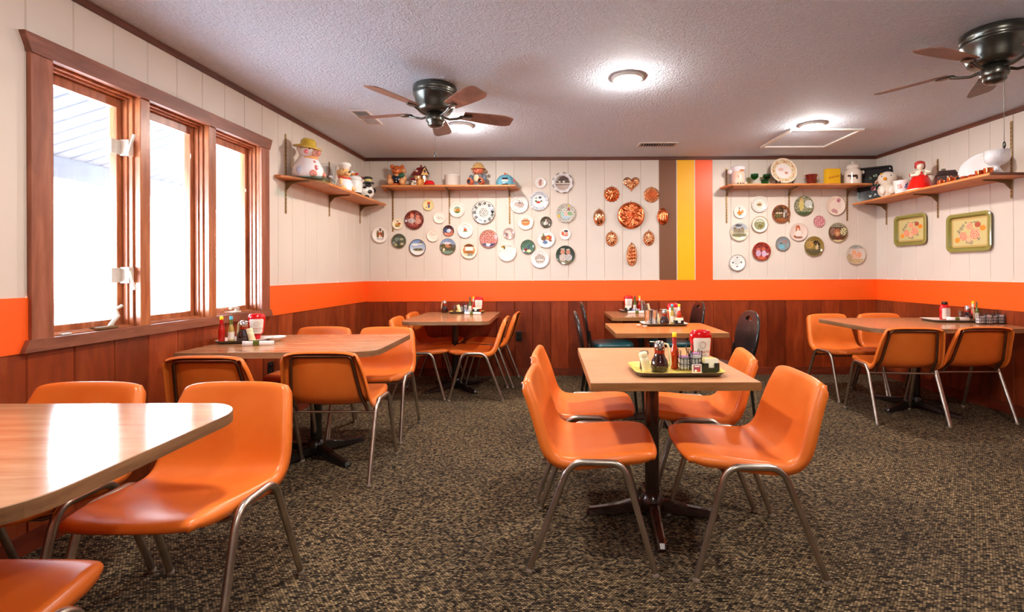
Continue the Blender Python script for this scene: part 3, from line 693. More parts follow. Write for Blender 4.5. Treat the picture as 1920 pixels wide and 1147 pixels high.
# ---------------- painted plates ----------------
def shapes_col(sh,u,v):
    r=math.hypot(u,v); a=math.atan2(v,u); col=(245,240,232)
    for s in sh:
        k=s[0]
        if k=='bg': col=s[1]
        elif k=='e':
            _,x,y,rx,ry,c=s[:6]
            if ((u-x)/rx)**2+((v-y)/ry)**2<1: col=c
        elif k=='r':
            _,x0,y0,x1,y1,c=s
            if x0<u<x1 and y0<v<y1: col=c
        elif k=='ring':
            if s[1]<r<s[2]: col=s[3]
        elif k=='disc':
            if r<s[1]: col=s[2]
        elif k=='top':     # above a line inside the picture
            _,y,rr,c=s
            if v>y and r<rr: col=c
        elif k=='bot':
            _,y,rr,c=s
            if v<y and r<rr: col=c
        elif k=='dots':
            _,rr,n,sz,c=s; q=2*PI/n; aa=(a%q)-q/2
            if math.hypot((r-rr),rr*aa)<sz: col=c
        elif k=='n':      # mottled brushwork inside a radius
            _,rr,f,c,th=s
            if r<rr and math.sin(f*u*3.1+1.7*math.sin(f*v*2.3))+math.sin(f*v*3.7+1.3*math.sin(f*u*1.9+1))>th: col=c
        elif k=='nr':     # mottled brushwork on a band
            _,r0,r1,f,c,th=s
            if r0<r<r1 and math.sin(f*u*3.1+1.7*math.sin(f*v*2.3))+math.sin(f*v*3.7+1.3*math.sin(f*u*1.9+1))>th: col=c
        elif k=='t':      # line of small marks, like fine lettering
            _,x0,x1,y,h,f,c=s
            if x0<u<x1 and abs(v-y)<h and math.sin(u*f)+.5*math.sin(u*f*2.7)>-.2: col=c
        elif k=='g':      # two colour blend across the picture height
            _,rr,c0,c1=s
            if r<rr:
                t=min(1,max(0,v/rr*.5+.5)); t=round(t*8)/8; col=tuple(int(c0[i]*(1-t)+c1[i]*t) for i in range(3))
    return tuple(col)
W=(244,238,230); CRM=(240,226,196)
def plate_mesh(R,sh,edge=0,ne=24,rings=22,seg=72,deep=.11,holes=False):
    mb=MB(); vs=[(0,0,0)]; fs=[]; cols=[]
    def rad(a): return R*(1+ (edge*abs(math.cos(ne*a/2)) if edge>0 else 0) - (edge if edge>0 else 0)*.5)
    def dep(t):  # height above wall: well deep, rim raised
        if t<.62: return R*.05
        return R*(.05+deep*((t-.62)/.38)**.8)
    ts=[(i+1)/rings for i in range(rings)]
    for t in ts:
        for j in range(seg):
            a=2*PI*j/seg; q=rad(a)*t; vs.append((q*math.cos(a),-dep(t),q*math.sin(a)))
    vs[0]=(0,-dep(0),0)
    for j in range(seg):
        fs.append([0,1+j,1+(j+1)%seg]); cols.append(shapes_col(sh,.01*math.cos(j),.01*math.sin(j)))
    for i in range(rings-1):
        t=(ts[i]+ts[i+1])/2
        for j in range(seg):
            j2=(j+1)%seg; a=2*PI*(j+.5)/seg
            fs.append([1+i*seg+j,1+i*seg+j2,1+(i+1)*seg+j2,1+(i+1)*seg+j]); cols.append(shapes_col(sh,t*math.cos(a),t*math.sin(a)))
    b=len(vs)     # back: rim returns to the wall
    for q_,d in ((.97,-R*.09),(.6,-.001)):
        for j in range(seg):
            a=2*PI*j/seg; vs.append((rad(a)*q_*math.cos(a),d,rad(a)*q_*math.sin(a)))
    last=1+(rings-1)*seg
    for (p,q) in ((last,b),(b,b+seg)):
        for j in range(seg): fs.append([p+j,p+(j+1)%seg,q+(j+1)%seg,q+j]); cols.append((232,226,218))
    fs.append([b+seg+j for j in range(seg)]); cols.append((232,226,218))
    mb.add(vs,fs); mb.c=[tuple(c) for c in cols]
    return mb
GP='decorative plates left of the copper moulds'; GQ='decorative plates under the right back shelf'
def plate(px,py,rpx,label,sh,edge=0,ne=24,group=GP):
    x,z=BW(px,py); R=rpx/FPX*(YB-.01)
    mb=plate_mesh(R,sh,edge,ne); o=mb.build('wall_plate',M['glaze']); tag(o,label,'plate',group); o.location=(x,YB-.004,z); return o
DK=(60,48,40)
plate(713.6,439.8,15.8,'white plate with a crowned lion coat of arms, farthest left of the plates',[('bg',W),('ring',.93,1,(214,206,196)),('e',-.3,.05,.16,.45,(120,92,40)),('e',.3,.05,.16,.45,(110,86,50)),('e',0,.02,.22,.3,(200,70,30)),('e',.08,.1,.1,.12,(40,80,60)),('e',0,.5,.14,.12,(90,60,30)),('e',0,.68,.18,.06,(50,60,60)),('e',-.05,-.15,.08,.12,(240,235,225)),('t',-.42,.42,-.5,.05,40,(90,90,110)),('t',-.3,.3,-.62,.03,50,(90,90,110))])
plate(746.3,419.8,10.5,'small cream plate with a thatched cottage picture, beside the brown children plate',[('bg',CRM),('e',-.05,-.1,.45,.25,(210,150,60)),('e',.25,.05,.25,.2,(170,80,40)),('e',-.05,.45,.14,.1,(40,34,34)),('e',-.1,-.4,.5,.12,(110,110,60))])
plate(777.4,412.3,18,'dark red brown plate showing two children, largest on the far left',[('bg',(104,40,34)),('n',.95,3,(140,62,48),.7),('e',-.25,.42,.2,.25,(216,128,98)),('e',.36,.28,.2,.24,(214,122,96)),('e',-.3,-.08,.4,.26,(178,160,156)),('e',.42,-.15,.34,.28,(206,140,122)),('e',-.05,-.55,.5,.22,(150,60,50)),('e',-.2,-.1,.1,.3,(200,190,190)),('n',.6,9,(224,206,198),1.35),('ring',.95,1,(70,24,22))])
plate(803.6,384.6,10.5,'small cream yellow plate with a child figure, highest on the far left',[('bg',(236,220,160)),('e',.05,.3,.28,.3,(196,90,56)),('e',.08,-.2,.2,.35,(110,110,140)),('e',-.4,-.4,.1,.15,(150,120,70)),('ring',.9,1,(214,190,130))])
plate(824.3,407.7,11.5,'small white plate with thin handwriting, right of the red brown plate',[('bg',(246,232,222)),('t',-.45,.35,.02,.05,22,(150,120,100)),('t',-.3,.55,-.2,.05,26,(120,110,90)),('ring',.94,1,(226,200,180))])
plate(857.6,393.4,14.2,'white openwork rimmed plate with a small landscape, below the grey canister',[('bg',W),('ring',.7,.74,(206,196,170)),('dots',.86,26,.045,(170,150,130)),('disc',.46,(206,186,130)),('top',.15,.46,(150,170,150)),('e',.05,-.05,.25,.2,(196,130,50)),('bot',-.2,.44,(110,120,70))],.06,26)
plate(748.7,451.8,13.7,'dark green plate painted with birds and leaves, lowest on the far left',[('bg',(92,98,72)),('g',.9,(84,74,52),(78,90,78)),('e',-.25,.2,.35,.3,(120,134,126)),('e',.35,.25,.22,.14,(180,180,140)),('e',-.1,-.2,.12,.4,(44,56,64)),('e',.4,-.4,.25,.18,(190,178,140)),('e',-.45,-.5,.2,.2,(170,160,120)),('n',.9,8,(60,70,44),1.2),('ring',.94,1,(60,62,50))])
plate(783.6,464,15.7,'plate with blue sky, clouds and a row of low buildings',[('bg',(236,236,238)),('g',.93,(236,228,216),(122,160,214)),('e',-.3,.35,.4,.12,W),('e',.4,.6,.26,.2,(120,128,130)),('e',.35,.42,.3,.06,W),('e',.05,-.25,.62,.16,(110,112,84)),('e',-.2,-.2,.1,.12,(80,88,72)),('e',.3,-.2,.08,.16,(70,78,66)),('bot',-.42,.93,(234,228,220)),('ring',.93,1,(70,70,84))])
plate(812,441.8,11.5,'small white plate with red handwriting, between the sky and dark portrait plates',[('bg',(246,228,214)),('t',-.5,.1,.45,.05,20,(176,120,96)),('t',-.7,.5,.2,.05,24,(160,110,96)),('t',-.3,.2,.05,.03,24,(190,150,130)),('ring',.94,1,(226,196,176))])
plate(841.3,432.6,10.5,'small dark plate with a pale blue bird above pink',[('bg',(70,36,44)),('e',-.5,.1,.3,.5,(60,74,104)),('e',.05,.0,.42,.34,(180,196,224)),('e',.15,.15,.2,.2,(230,232,240)),('bot',-.35,.95,(196,112,90)),('e',.6,-.1,.22,.3,(180,100,84))])
plate(872.5,431.3,14.7,'white scalloped plate with a tiny red fruit basket and circled lettering',[('bg',W),('dots',.66,40,.028,(150,160,190)),('ring',.92,.96,(200,206,216)),('disc',.5,(248,242,236)),('ring',.48,.52,(190,190,200)),('e',0,.05,.2,.16,(206,84,44)),('e',.0,-.14,.32,.08,(110,124,70)),('e',-.1,.3,.2,.05,(110,130,170))],.05,18)
plate(840.2,462,15,'glossy plate with a country village landscape under blue sky',[('bg',(70,62,40)),('g',.95,(66,60,40),(96,110,120)),('top',.25,.95,(140,166,210)),('e',-.1,.4,.5,.16,(226,214,216)),('e',0,.05,.4,.16,(206,128,88)),('e',.3,.18,.2,.14,(76,46,40)),('e',-.6,.05,.3,.3,(84,74,40)),('n',.9,9,(140,116,60),1.1),('bot',-.55,.95,(116,140,120)),('e',-.5,-.4,.12,.2,(220,206,160))])
plate(879.5,469.9,15.4,'cream plate with a white covered bridge picture, below the fruit basket plate',[('bg',(244,226,206)),('e',0,.02,.75,.68,(206,140,92)),('top',.5,.8,(120,70,44)),('r',-.45,.02,.5,.46,(244,238,230)),('e',0,-.2,.6,.18,(168,110,60)),('e',.1,-.5,.4,.16,(150,150,140)),('e',-.4,-.45,.25,.15,(206,190,150)),('ring',.8,1,(244,226,206)),('ring',.96,1,(220,180,150))])
plate(907,398.4,21.5,'large white and black transfer printed plate with a ring of small scenes',[('bg',(240,236,230)),('dots',.78,11,.13,(120,120,118)),('nr',.62,.95,11,(84,86,86),.7),('ring',.55,.6,(226,222,216)),('ring',.5,.52,(160,160,158)),('disc',.46,(226,224,218)),('n',.42,12,(90,94,92),.5),('e',.78,.05,.14,.12,(30,32,34)),('ring',.97,1,(110,110,108))])
plate(916.6,447.7,17,'pink red plate with playing children and a dark blue lower edge',[('bg',(206,118,112)),('g',.95,(196,110,104),(196,140,122)),('n',.9,6,(226,170,160),.5),('n',.85,8,(150,50,48),1.1),('bot',-.5,.93,(62,70,104)),('e',-.05,-.6,.25,.12,(226,220,226)),('ring',.94,1,(140,80,60))])
plate(954.4,437.6,11,'small grey pink plate with a bird picture, left of the gold topped plate',[('bg',(190,166,160)),('e',-.2,.3,.5,.25,(226,214,206)),('n',.9,6,(150,112,104),.7),('e',.2,-.2,.3,.4,(216,204,196)),('e',-.5,-.2,.25,.3,(120,96,96)),('ring',.92,1,(200,182,176))])
plate(951,473,17,'white plate with a gold bird at its top edge and faint lettering',[('bg',(246,236,230)),('ring',.85,.88,(236,216,206)),('nr',.72,.95,14,(222,190,160),1.0),('e',-.45,.62,.2,.12,(180,144,50)),('e',-.3,.5,.1,.2,(120,100,50)),('e',.3,.66,.3,.06,(206,190,180)),('t',-.4,.4,.1,.03,20,(226,206,200)),('t',-.3,.3,-.1,.03,24,(226,206,200)),('bg2',0)],)
plate(973.6,383.2,17,'white plate with a brown cottage sketch, just right of the shelf end',[('bg',(238,232,228)),('ring',.74,.78,(206,198,194)),('e',0,-.05,.55,.3,(180,150,136)),('n',.55,9,(120,80,70),.6),('e',.05,.18,.12,.12,(60,50,50)),('ring',.94,1,(200,192,188))])
plate(1013.4,342.6,10.5,'small white plate with a tiny brown figure, the highest left of the bridge scene',[('bg',(238,232,230)),('e',-.05,.0,.25,.55,(170,112,96)),('n',.6,9,(206,170,160),.6),('e',.1,.45,.12,.12,(120,70,60)),('ring',.84,1,(232,228,226))],.03,16)
plate(1054.9,343.1,19.3,'grey scalloped plate with a dark arched bridge and table scene',[('bg',(228,226,228)),('ring',.9,1,(120,112,112)),('dots',.96,9,.13,(236,234,236)),('top',.0,.68,(72,50,42)),('t',-.4,.4,.12,.08,16,(216,206,196)),('r',-.66,-.12,.66,0,(206,190,176)),('r',-.66,-.2,.66,-.12,(84,60,50)),('bot',-.2,.66,(176,152,140)),('ring',.68,.74,(236,232,230)),('ring',.74,.76,(176,170,170))],.05,9)
plate(1010.4,377.1,18,'white plate with a blue lace rim and a red flower spray',[('bg',(238,238,242)),('nr',.72,.97,16,(140,150,166),.1),('ring',.68,.72,(170,180,196)),('e',-.05,-.12,.22,.12,(190,60,40)),('e',-.3,.0,.12,.1,(70,110,60)),('e',.25,.0,.1,.08,(70,110,60)),('e',.12,.38,.16,.12,(70,90,110)),('e',-.28,.32,.08,.1,(120,150,120))],.04,30)
plate(985.5,416.3,14.8,'white plate with an orange bowl shaped picture in its centre',[('bg',(246,236,230)),('e',0,.32,.38,.2,(216,178,160)),('e',0,-.06,.55,.4,(206,124,62)),('r',-.55,.1,.55,.2,(120,60,30)),('e',0,.0,.45,.08,(236,180,120)),('ring',.92,.95,(226,190,160)),('ring',.62,1,(246,236,230)),('ring',.92,.95,(226,190,160))],.03,20)
plate(1023.8,416.7,10.8,'small dark plate with a white rabbit like animal, right of the orange bowl plate',[('bg',(70,60,52)),('e',.1,.05,.3,.5,(206,196,190)),('e',-.2,-.2,.25,.3,(226,220,214)),('e',.35,.3,.25,.3,(120,80,70)),('n',.9,8,(120,124,90),1.1),('e',-.6,-.1,.2,.4,(120,120,104))])
plate(1060.8,399.8,18,'pale plate painted with flowers, a garden and a small pink child',[('bg',(206,204,196)),('n',.95,7,(120,150,110),.7),('nr',.5,.97,9,(196,150,160),1.0),('e',0,-.1,.3,.26,(226,176,166)),('e',-.35,-.1,.2,.2,(150,190,180)),('e',.4,-.05,.22,.2,(110,150,90)),('e',.3,.4,.14,.16,(140,50,40)),('e',.3,.75,.12,.1,(226,200,70)),('e',0,-.45,.4,.16,(150,180,200)),('e',-.75,-.3,.16,.2,(220,190,90)),('ring',.95,1,(176,176,168))])
plate(1059.6,438.7,10.5,'small white plate with an orange flower and a black haired child',[('bg',(244,240,236)),('e',-.4,.1,.25,.35,(226,90,50)),('e',.15,.5,.35,.2,(40,44,60)),('e',.25,.1,.3,.3,(226,150,130)),('e',.1,-.25,.5,.15,(200,110,90))],.03,16)
plate(1023.8,448,16.5,'white scalloped plate with a red, brown and blue fruit group',[('bg',(242,240,240)),('e',-.25,.1,.3,.3,(126,92,60)),('e',.3,.15,.35,.28,(196,90,56)),('e',.2,.12,.14,.14,(226,190,80)),('e',-.1,-.38,.28,.2,(106,130,176)),('e',-.3,.5,.1,.14,(120,150,90)),('e',.5,-.2,.18,.1,(150,100,80)),('ring',.93,1,(226,222,222))],.05,14)
plate(989.8,462.9,13.6,'dark green plate with red flowers, touching the lower grey sketch plate',[('bg',(96,128,112)),('n',.95,6,(62,92,76),.4),('e',-.3,-.4,.25,.2,(136,54,60)),('e',.1,-.1,.14,.4,(70,90,120)),('e',.15,-.55,.3,.2,(220,206,150)),('e',.45,.3,.25,.25,(70,110,90)),('ring',.93,1,(80,70,50))])
plate(1012.5,485.2,17,'white plate with a grey brown village sketch, lowest left of the moulds',[('bg',(240,236,234)),('e',0,.05,.58,.48,(206,196,188)),('n',.55,9,(130,110,100),.4),('e',.0,-.1,.4,.1,(226,220,214)),('ring',.7,1,(240,236,234)),('ring',.9,.93,(196,190,190))])
plate(1059.9,478.2,17.8,'dark green plate showing two pale dressed children side by side',[('bg',(56,74,70)),('e',-.28,.35,.24,.28,(206,140,116)),('e',-.28,.62,.22,.1,(206,196,180)),('e',.3,.3,.22,.28,(206,140,116)),('e',.3,.58,.2,.1,(206,190,176)),('e',-.25,-.25,.4,.4,(206,190,180)),('e',.35,-.25,.36,.36,(196,190,190)),('bot',-.62,.95,(120,108,76)),('n',.95,9,(90,96,80),1.4),('ring',.94,1,(44,50,48))])
plate(1387.2,397.5,11.8,'small white plate with an orange snail like figure and black top mark',[('bg',(242,236,230)),('e',-.05,-.15,.45,.22,(216,130,50)),('e',.35,.05,.2,.25,(206,150,90)),('e',-.15,.2,.14,.16,(216,140,60)),('e',-.12,.6,.12,.1,(60,50,50)),('e',0,-.45,.35,.08,(120,140,80))],.03,16,GQ)
plate(1423,383,15,'white plate with a ring of dark dots and a small landscape',[('bg',(240,234,228)),('dots',.84,24,.05,(136,90,96)),('ring',.58,.64,(170,186,170)),('disc',.4,(220,210,190)),('e',0,-.05,.3,.14,(120,110,70)),('e',.1,.1,.12,.1,(190,130,90))],.05,24,GQ)
plate(1463.3,401.3,17.3,'dark brown rimmed plate with a horse and village night scene',[('bg',(120,66,40)),('disc',.82,(72,50,36)),('e',0,.4,.35,.3,(50,36,28)),('e',-.2,.1,.4,.08,(206,190,170)),('e',.5,.3,.2,.2,(150,140,140)),('e',.35,-.1,.1,.3,(190,200,190)),('e',-.3,-.2,.35,.16,(70,90,50)),('n',.8,8,(176,120,60),1.1),('e',0,-.6,.5,.16,(150,84,44)),('ring',.9,1,(140,80,48))],0,24,GQ)
plate(1505.5,386.2,18.5,'green plate with a girl in a yellow dress among white blossom',[('bg',(112,112,80)),('n',.95,6,(150,150,110),.6),('e',-.2,.1,.25,.6,(196,178,90)),('e',-.2,.65,.14,.18,(206,160,96)),('e',.5,.2,.35,.4,(196,200,196)),('n',.9,10,(226,226,216),1.45),('bot',-.6,.95,(70,84,52)),('e',.72,-.1,.1,.12,(246,246,240)),('ring',.95,1,(90,88,66))],0,24,GQ)
plate(1565.5,385.8,18.3,'plain cream plate with two small pink flower clusters',[('bg',(240,222,208)),('e',.32,.55,.2,.24,(206,150,160)),('e',.32,.52,.08,.1,(150,60,80)),('e',-.18,-.5,.24,.2,(200,150,156)),('e',.05,-.6,.18,.2,(200,146,150)),('ring',.94,1,(206,178,160))],0,24,GQ)
plate(1385.3,434.7,17.3,'plate with a grey castle beside water under a cloudy sky',[('bg',(206,200,180)),('top',.3,.95,(176,184,200)),('e',-.1,.7,.4,.14,(80,86,96)),('r',-.6,-.1,.55,.35,(140,126,106)),('r',-.6,.3,-.3,.5,(120,108,90)),('r',.2,.3,.5,.5,(126,112,94)),('r',.0,-.1,.08,.35,(100,90,76)),('e',0,-.35,.8,.2,(120,114,84)),('n',.9,9,(176,166,130),1.2),('bot',-.55,.95,(220,212,190)),('ring',.94,1,(206,200,176))],0,24,GQ)
plate(1423.7,420.8,15.5,'white gilt edged plate with an olive green tree picture',[('bg',(242,234,226)),('disc',.62,(160,160,120)),('n',.62,7,(110,112,70),.3),('top',.3,.6,(196,200,180)),('e',.1,-.2,.3,.2,(120,110,60)),('ring',.62,.66,(206,190,160)),('ring',.93,1,(170,140,100))],.05,18,GQ)
plate(1534.7,415,11,'small plate packed with dark red and pink roses',[('bg',(190,96,110)),('n',.95,6,(236,206,210),.3),('n',.9,8,(126,36,50),.9),('ring',.92,1,(206,150,150))],.03,16,GQ)
plate(1496.2,435,16.8,'pale plate with a red haired girl sitting in a white dress',[('bg',(222,200,190)),('e',-.05,.35,.26,.42,(170,84,50)),('e',-.03,.3,.14,.18,(226,170,146)),('e',0,-.2,.34,.4,(232,220,214)),('e',0,-.6,.5,.12,(140,90,70)),('e',-.4,-.5,.16,.14,(150,100,60)),('n',.5,10,(190,140,120),1.4),('ring',.94,1,(206,180,170))],0,24,GQ)
plate(1569.2,435.8,18.3,'plate with a family in a dark brown interior, farthest right of its row',[('bg',(96,70,46)),('top',.55,.95,(150,146,130)),('e',-.5,.1,.3,.4,(150,106,96)),('e',0,0,.35,.4,(186,110,70)),('e',.0,-.1,.2,.2,(226,170,120)),('e',.6,.1,.3,.4,(206,196,150)),('e',.1,-.55,.5,.14,(110,50,40)),('n',.9,8,(60,46,34),.9),('bot',-.75,.95,(206,190,140)),('ring',.94,1,(176,160,120))],0,24,GQ)
plate(1426.7,471.2,17.5,'deep red plate with two children in mauve clothes',[('bg',(150,52,44)),('n',.95,5,(100,30,30),.5),('e',-.3,.15,.2,.25,(190,90,70)),('e',.25,.2,.2,.25,(190,90,70)),('e',-.3,-.2,.28,.35,(196,160,184)),('e',.3,-.25,.26,.35,(206,170,196)),('e',0,-.7,.5,.15,(190,90,60)),('ring',.94,1,(196,90,60))],0,24,GQ)
plate(1466.7,457,13.6,'small teal and mauve plate, between the red plate and the sitting girl',[('bg',(120,146,150)),('n',.95,5,(150,120,120),.4),('e',-.1,-.4,.4,.3,(110,170,190)),('e',-.2,.05,.2,.08,(70,80,80)),('e',.3,.3,.4,.2,(150,120,114)),('ring',.92,1,(100,100,96))],0,24,GQ)
plate(1524.5,461.7,18.7,'golden olive plate with a black and white dog scene',[('bg',(146,120,60)),('e',-.4,.2,.4,.4,(180,146,80)),('e',.25,.35,.25,.25,(36,30,28)),('e',.5,.05,.16,.35,(44,36,32)),('e',.35,-.1,.14,.35,(216,190,150)),('e',-.2,.1,.2,.3,(196,150,70)),('bot',-.3,.9,(84,78,56)),('n',.9,7,(110,96,50),1.0),('e',.75,-.4,.1,.1,(250,246,230)),('ring',.94,1,(130,116,70))],0,24,GQ)
plate(1381.7,492.5,15.5,'white scalloped plate with short lines of lettering, lowest at the right group',[('bg',(236,234,232)),('t',-.3,.35,.4,.03,30,(120,120,124)),('t',-.35,.4,.25,.03,34,(120,120,124)),('t',-.4,.4,.1,.03,36,(120,120,124)),('t',-.35,.3,-.05,.03,34,(120,120,124)),('t',-.2,.2,-.18,.03,30,(120,120,124)),('e',0,.62,.12,.07,(60,60,64)),('e',-.5,.02,.08,.12,(70,70,74)),('e',.5,.05,.08,.12,(70,70,74)),('e',0,-.45,.12,.07,(70,70,74)),('ring',.93,1,(150,140,130))],.05,18,GQ)
plate(1603,477.2,18.5,'pale plate with two children playing, farthest right of all the plates',[('bg',(206,196,186)),('top',.6,.95,(150,156,150)),('e',-.15,.15,.2,.35,(226,150,110)),('e',.35,-.05,.3,.3,(226,156,120)),('e',-.2,-.2,.4,.25,(216,170,140)),('bot',-.45,.93,(180,156,110)),('e',-.6,-.3,.3,.4,(170,146,110)),('n',.8,8,(236,200,176),1.3),('ring',.94,1,(196,176,150))],0,24,GQ)
# ---------------- copper moulds ----------------
def mould(px,py,label,outline,depth,mat='copper',rip=None,ringz=None,hook=True,R=.08,N=96,K=14):
    x,z=BW(px,py); r=thing('copper_mould',label,'copper mould',(x,YB,z),group='copper moulds around the large round one')
    mb=MB(); vs=[(0,-depth*(1+(rip(0,0) if rip else 0)),0)]; fs=[]
    for i in range(1,K+1):
        t=i/K
        for j in range(N):
            a=2*PI*j/N; ox,oz=outline(a); d=depth*math.sqrt(max(0,1-t**2.6)) if ringz is None else depth*ringz(t)
            if rip: d*=1+rip(a,t)
            vs.append((ox*R*t,-d-.004,oz*R*t))
    for j in range(N): fs.append([0,1+j,1+(j+1)%N])
    for i in range(K-1):
        for j in range(N): fs.append([1+i*N+j,1+i*N+(j+1)%N,1+(i+1)*N+(j+1)%N,1+(i+1)*N+j])
    b=len(vs); L=1+(K-1)*N
    for s,d in ((1.05,.004),(1.05,.001)):
        for j in range(N):
            a=2*PI*j/N; ox,oz=outline(a); vs.append((ox*R*s,-d,oz*R*s))
    for p,q in ((L,b),(b,b+N)):
        for j in range(N): fs.append([p+j,p+(j+1)%N,q+(j+1)%N,q+j])
    fs.append([b+N+j for j in range(N)])
    mb.add(vs,fs); mb.build('mould_shell',M[mat],r)
    oz=outline(PI/2)[1]*R*1.05
    mb=MB(); mb.tube([(.006*math.cos(a),-.003,oz+.008+.008*math.sin(a)) for a in [2*PI*k/12 for k in range(12)]],.0015,6,closed=True); mb.build('hanging_ring',M['palecopper'],r)
    return r
def ov(rx,ry): return lambda a:(rx*math.cos(a),ry*math.sin(a))
def heart(a):
    t=PI/2-a; x=16*math.sin(t)**3; y=13*math.cos(t)-5*math.cos(2*t)-2*math.cos(3*t)-math.cos(4*t); return x/16.5,(y+2.5)/16.5
P2=1/167.
mould(1183.7,346,'heart shaped copper mould at the top of the circle of moulds',heart,.03,'palecopper',lambda a,t:.3*math.sin(26*a)*t*(1-t)*4*.6,R=15*P2)
mould(1146.9,364.3,'daisy petalled copper mould at the upper left of the large round one',lambda a:((1-.09*abs(math.sin(7*a)))*math.cos(a),(1-.09*abs(math.sin(7*a)))*math.sin(a)),.035,'copper',lambda a,t:-.35*abs(math.sin(7*a))**1*t,R=14.5*P2)
mould(1221.4,365.3,'round latticed copper mould at the upper right of the large round one',ov(1,1),.03,'palecopper',lambda a,t:.5*math.sin(15*t*math.cos(a))*math.sin(15*t*math.sin(a)),R=13.8*P2,K=26,N=128)
mould(1123.5,407.8,'smooth oval copper mould farthest left of the circle of moulds',ov(.7,1),.04,'palecopper',lambda a,t:(.06*math.sin(30*a) if t>.85 else 0),R=14.8*P2)
mould(1242.7,406,'fluted dark oval copper mould hanging over the brown stripe',ov(.7,1),.04,'copper',lambda a,t:.10*math.cos(16*t*math.cos(a)),R=14.8*P2)
mould(1146.5,447.9,'small shell like oval mould at the lower left of the large round one',ov(.78,1),.035,'palecopper',lambda a,t:.3*math.sin(12*a)*t*t,R=13.2*P2)
mould(1216.5,446.9,'small shell like oval mould at the lower right of the large round one',ov(.76,1),.035,'palecopper',lambda a,t:.3*math.sin(12*a)*t*t,R=13.2*P2)
mould(1184.5,477.5,'long pine cone shaped copper mould at the bottom of the circle',lambda a:(.46*math.cos(a)*(1+.12*math.sin(a)*-1),math.sin(a)),.035,'palecopper',lambda a,t:.4*math.sin(20*t*math.sin(a)+6*t*math.cos(a))*math.sin(7*t*math.cos(a)+1) ,R=20.5*P2,K=30,N=120)
def bigrip(a,t):
    v=0
    if .38<t<.85: v+=.30*math.sin(9*a)*math.sin((t-.38)/.47*PI)+.12*math.sin(23*a+20*t)
    if t<.3: v+=.3*math.cos(8*a)*t/.3
    return v
mould(1183,404,'large round copper mould embossed with a ring of fruit, centre of the circle',ov(1,1),.04,'copper',bigrip,ringz=lambda t:(.55 if t<.86 else 1.0) if t<.97 else .8,R=24.2*P2,K=34,N=144)
# ---------------- floral serving trays on the right wall ----------------
def floral_tray(label,y,zc,w,h,tilt=0):
    r=thing('serving_tray',label,'tray',(RW(y),y,zc),0,'green floral trays on the right wall'); r.rotation_euler=(0,0,-PI/2+math.atan(.0326))
    hw,hh=w/2,h/2; mb=MB()
    def rr(hx,hy,rad,dz,n=6):
        out=[]
        for sx,sy,a0 in ((-1,-1,180),(1,-1,270),(1,1,0),(-1,1,90)):
            for i in range(n+1):
                a=math.radians(a0+90*i/n); out.append((sx*(hx-rad)+rad*math.cos(a),dz,sy*(hy-rad)+rad*math.sin(a)))
        return out
    rings=[rr(hw-.05,hh-.05,.02,-.006),rr(hw-.042,hh-.042,.025,-.008),rr(hw-.028,hh-.028,.04,-.028),rr(hw-.008,hh-.008,.05,-.03),rr(hw,hh,.055,-.026),rr(hw,hh,.055,-.02),rr(hw-.03,hh-.03,.04,-.002)]
    n=len(rings[0]); vs=[p for q in rings for p in q]
    cols=[(190,152,90),(124,116,50),(134,126,56),(158,148,86),(128,120,54),(110,100,46)]
    for k in range(len(rings)-1):
        mb.add(rings[k]+rings[k+1],[[j,(j+1)%n,n+(j+1)%n,n+j] for j in range(n)],col=cols[k])
    mb.add(rings[-1],[list(range(n))],col=(110,100,50))
    mb.build('tray_rim',M['glaze'],r,50)
    mb=MB(); gx,gy=72,54; ax,ay=hw-.045,hh-.045; fl=[]
    rnd=random.Random(3)
    def col(u,v):
        c=(206,190,130)
        if abs(u)>.93 or abs(v)>.90: c=(190,160,96)
        for (x,y_,q) in ((-.45,.3,.14),(-.6,.1,.13),(-.35,.5,.12),(.1,.62,.1),(.42,.6,.13),(-.1,-.66,.15),(.1,-.7,.14),(.5,-.5,.12),(-.5,-.1,.12),(.3,.66,.1),(-.2,.7,.08),(.62,.3,.1)):
            d=math.hypot((u-x)*1.3,v-y_)
            if d<q and math.sin(40*u)*math.sin(34*v)>-.35: c=(138,126,104)
        for (x,y_,q,c0,c1) in ((.45,.48,.2,(190,92,64),(150,60,40)),(.72,.22,.2,(240,150,50),(220,120,30)),(-.68,-.5,.2,(240,156,60),(226,120,30)),(0,.42,.25,(226,134,104),(248,196,160)),(-.35,-.25,.29,(222,118,90),(246,190,156)),(.28,-.14,.36,(222,120,92),(248,200,166)),(-.02,-.5,.2,(230,150,110),(250,206,170))):
            dx,dy=(u-x)*1.25,v-y_; d=math.hypot(dx,dy)
            if d<q: c=c1 if math.sin(d/q*15+2.2*math.atan2(dy,dx)+1.2*math.sin(3*math.atan2(dy,dx)))>.35 else c0
        return c
    vs=[(-ax+2*ax*i/gx,-.0075,-ay+2*ay*j/gy) for j in range(gy+1) for i in range(gx+1)]
    fs=[[j*(gx+1)+i,j*(gx+1)+i+1,(j+1)*(gx+1)+i+1,(j+1)*(gx+1)+i] for j in range(gy) for i in range(gx)]
    mb.add(vs,fs,sm=False); mb.c=[col(((i+.5)/gx*2-1),((j+.5)/gy*2-1)) for j in range(gy) for i in range(gx)]
    mb.build('flower_panel',M['glaze'],r); return r
floral_tray('green metal tray with painted roses on the right wall, nearer the corner',5.0,1.575,.43,.315)
floral_tray('green metal tray with painted roses on the right wall, nearer the camera',4.33,1.497,.45,.345)
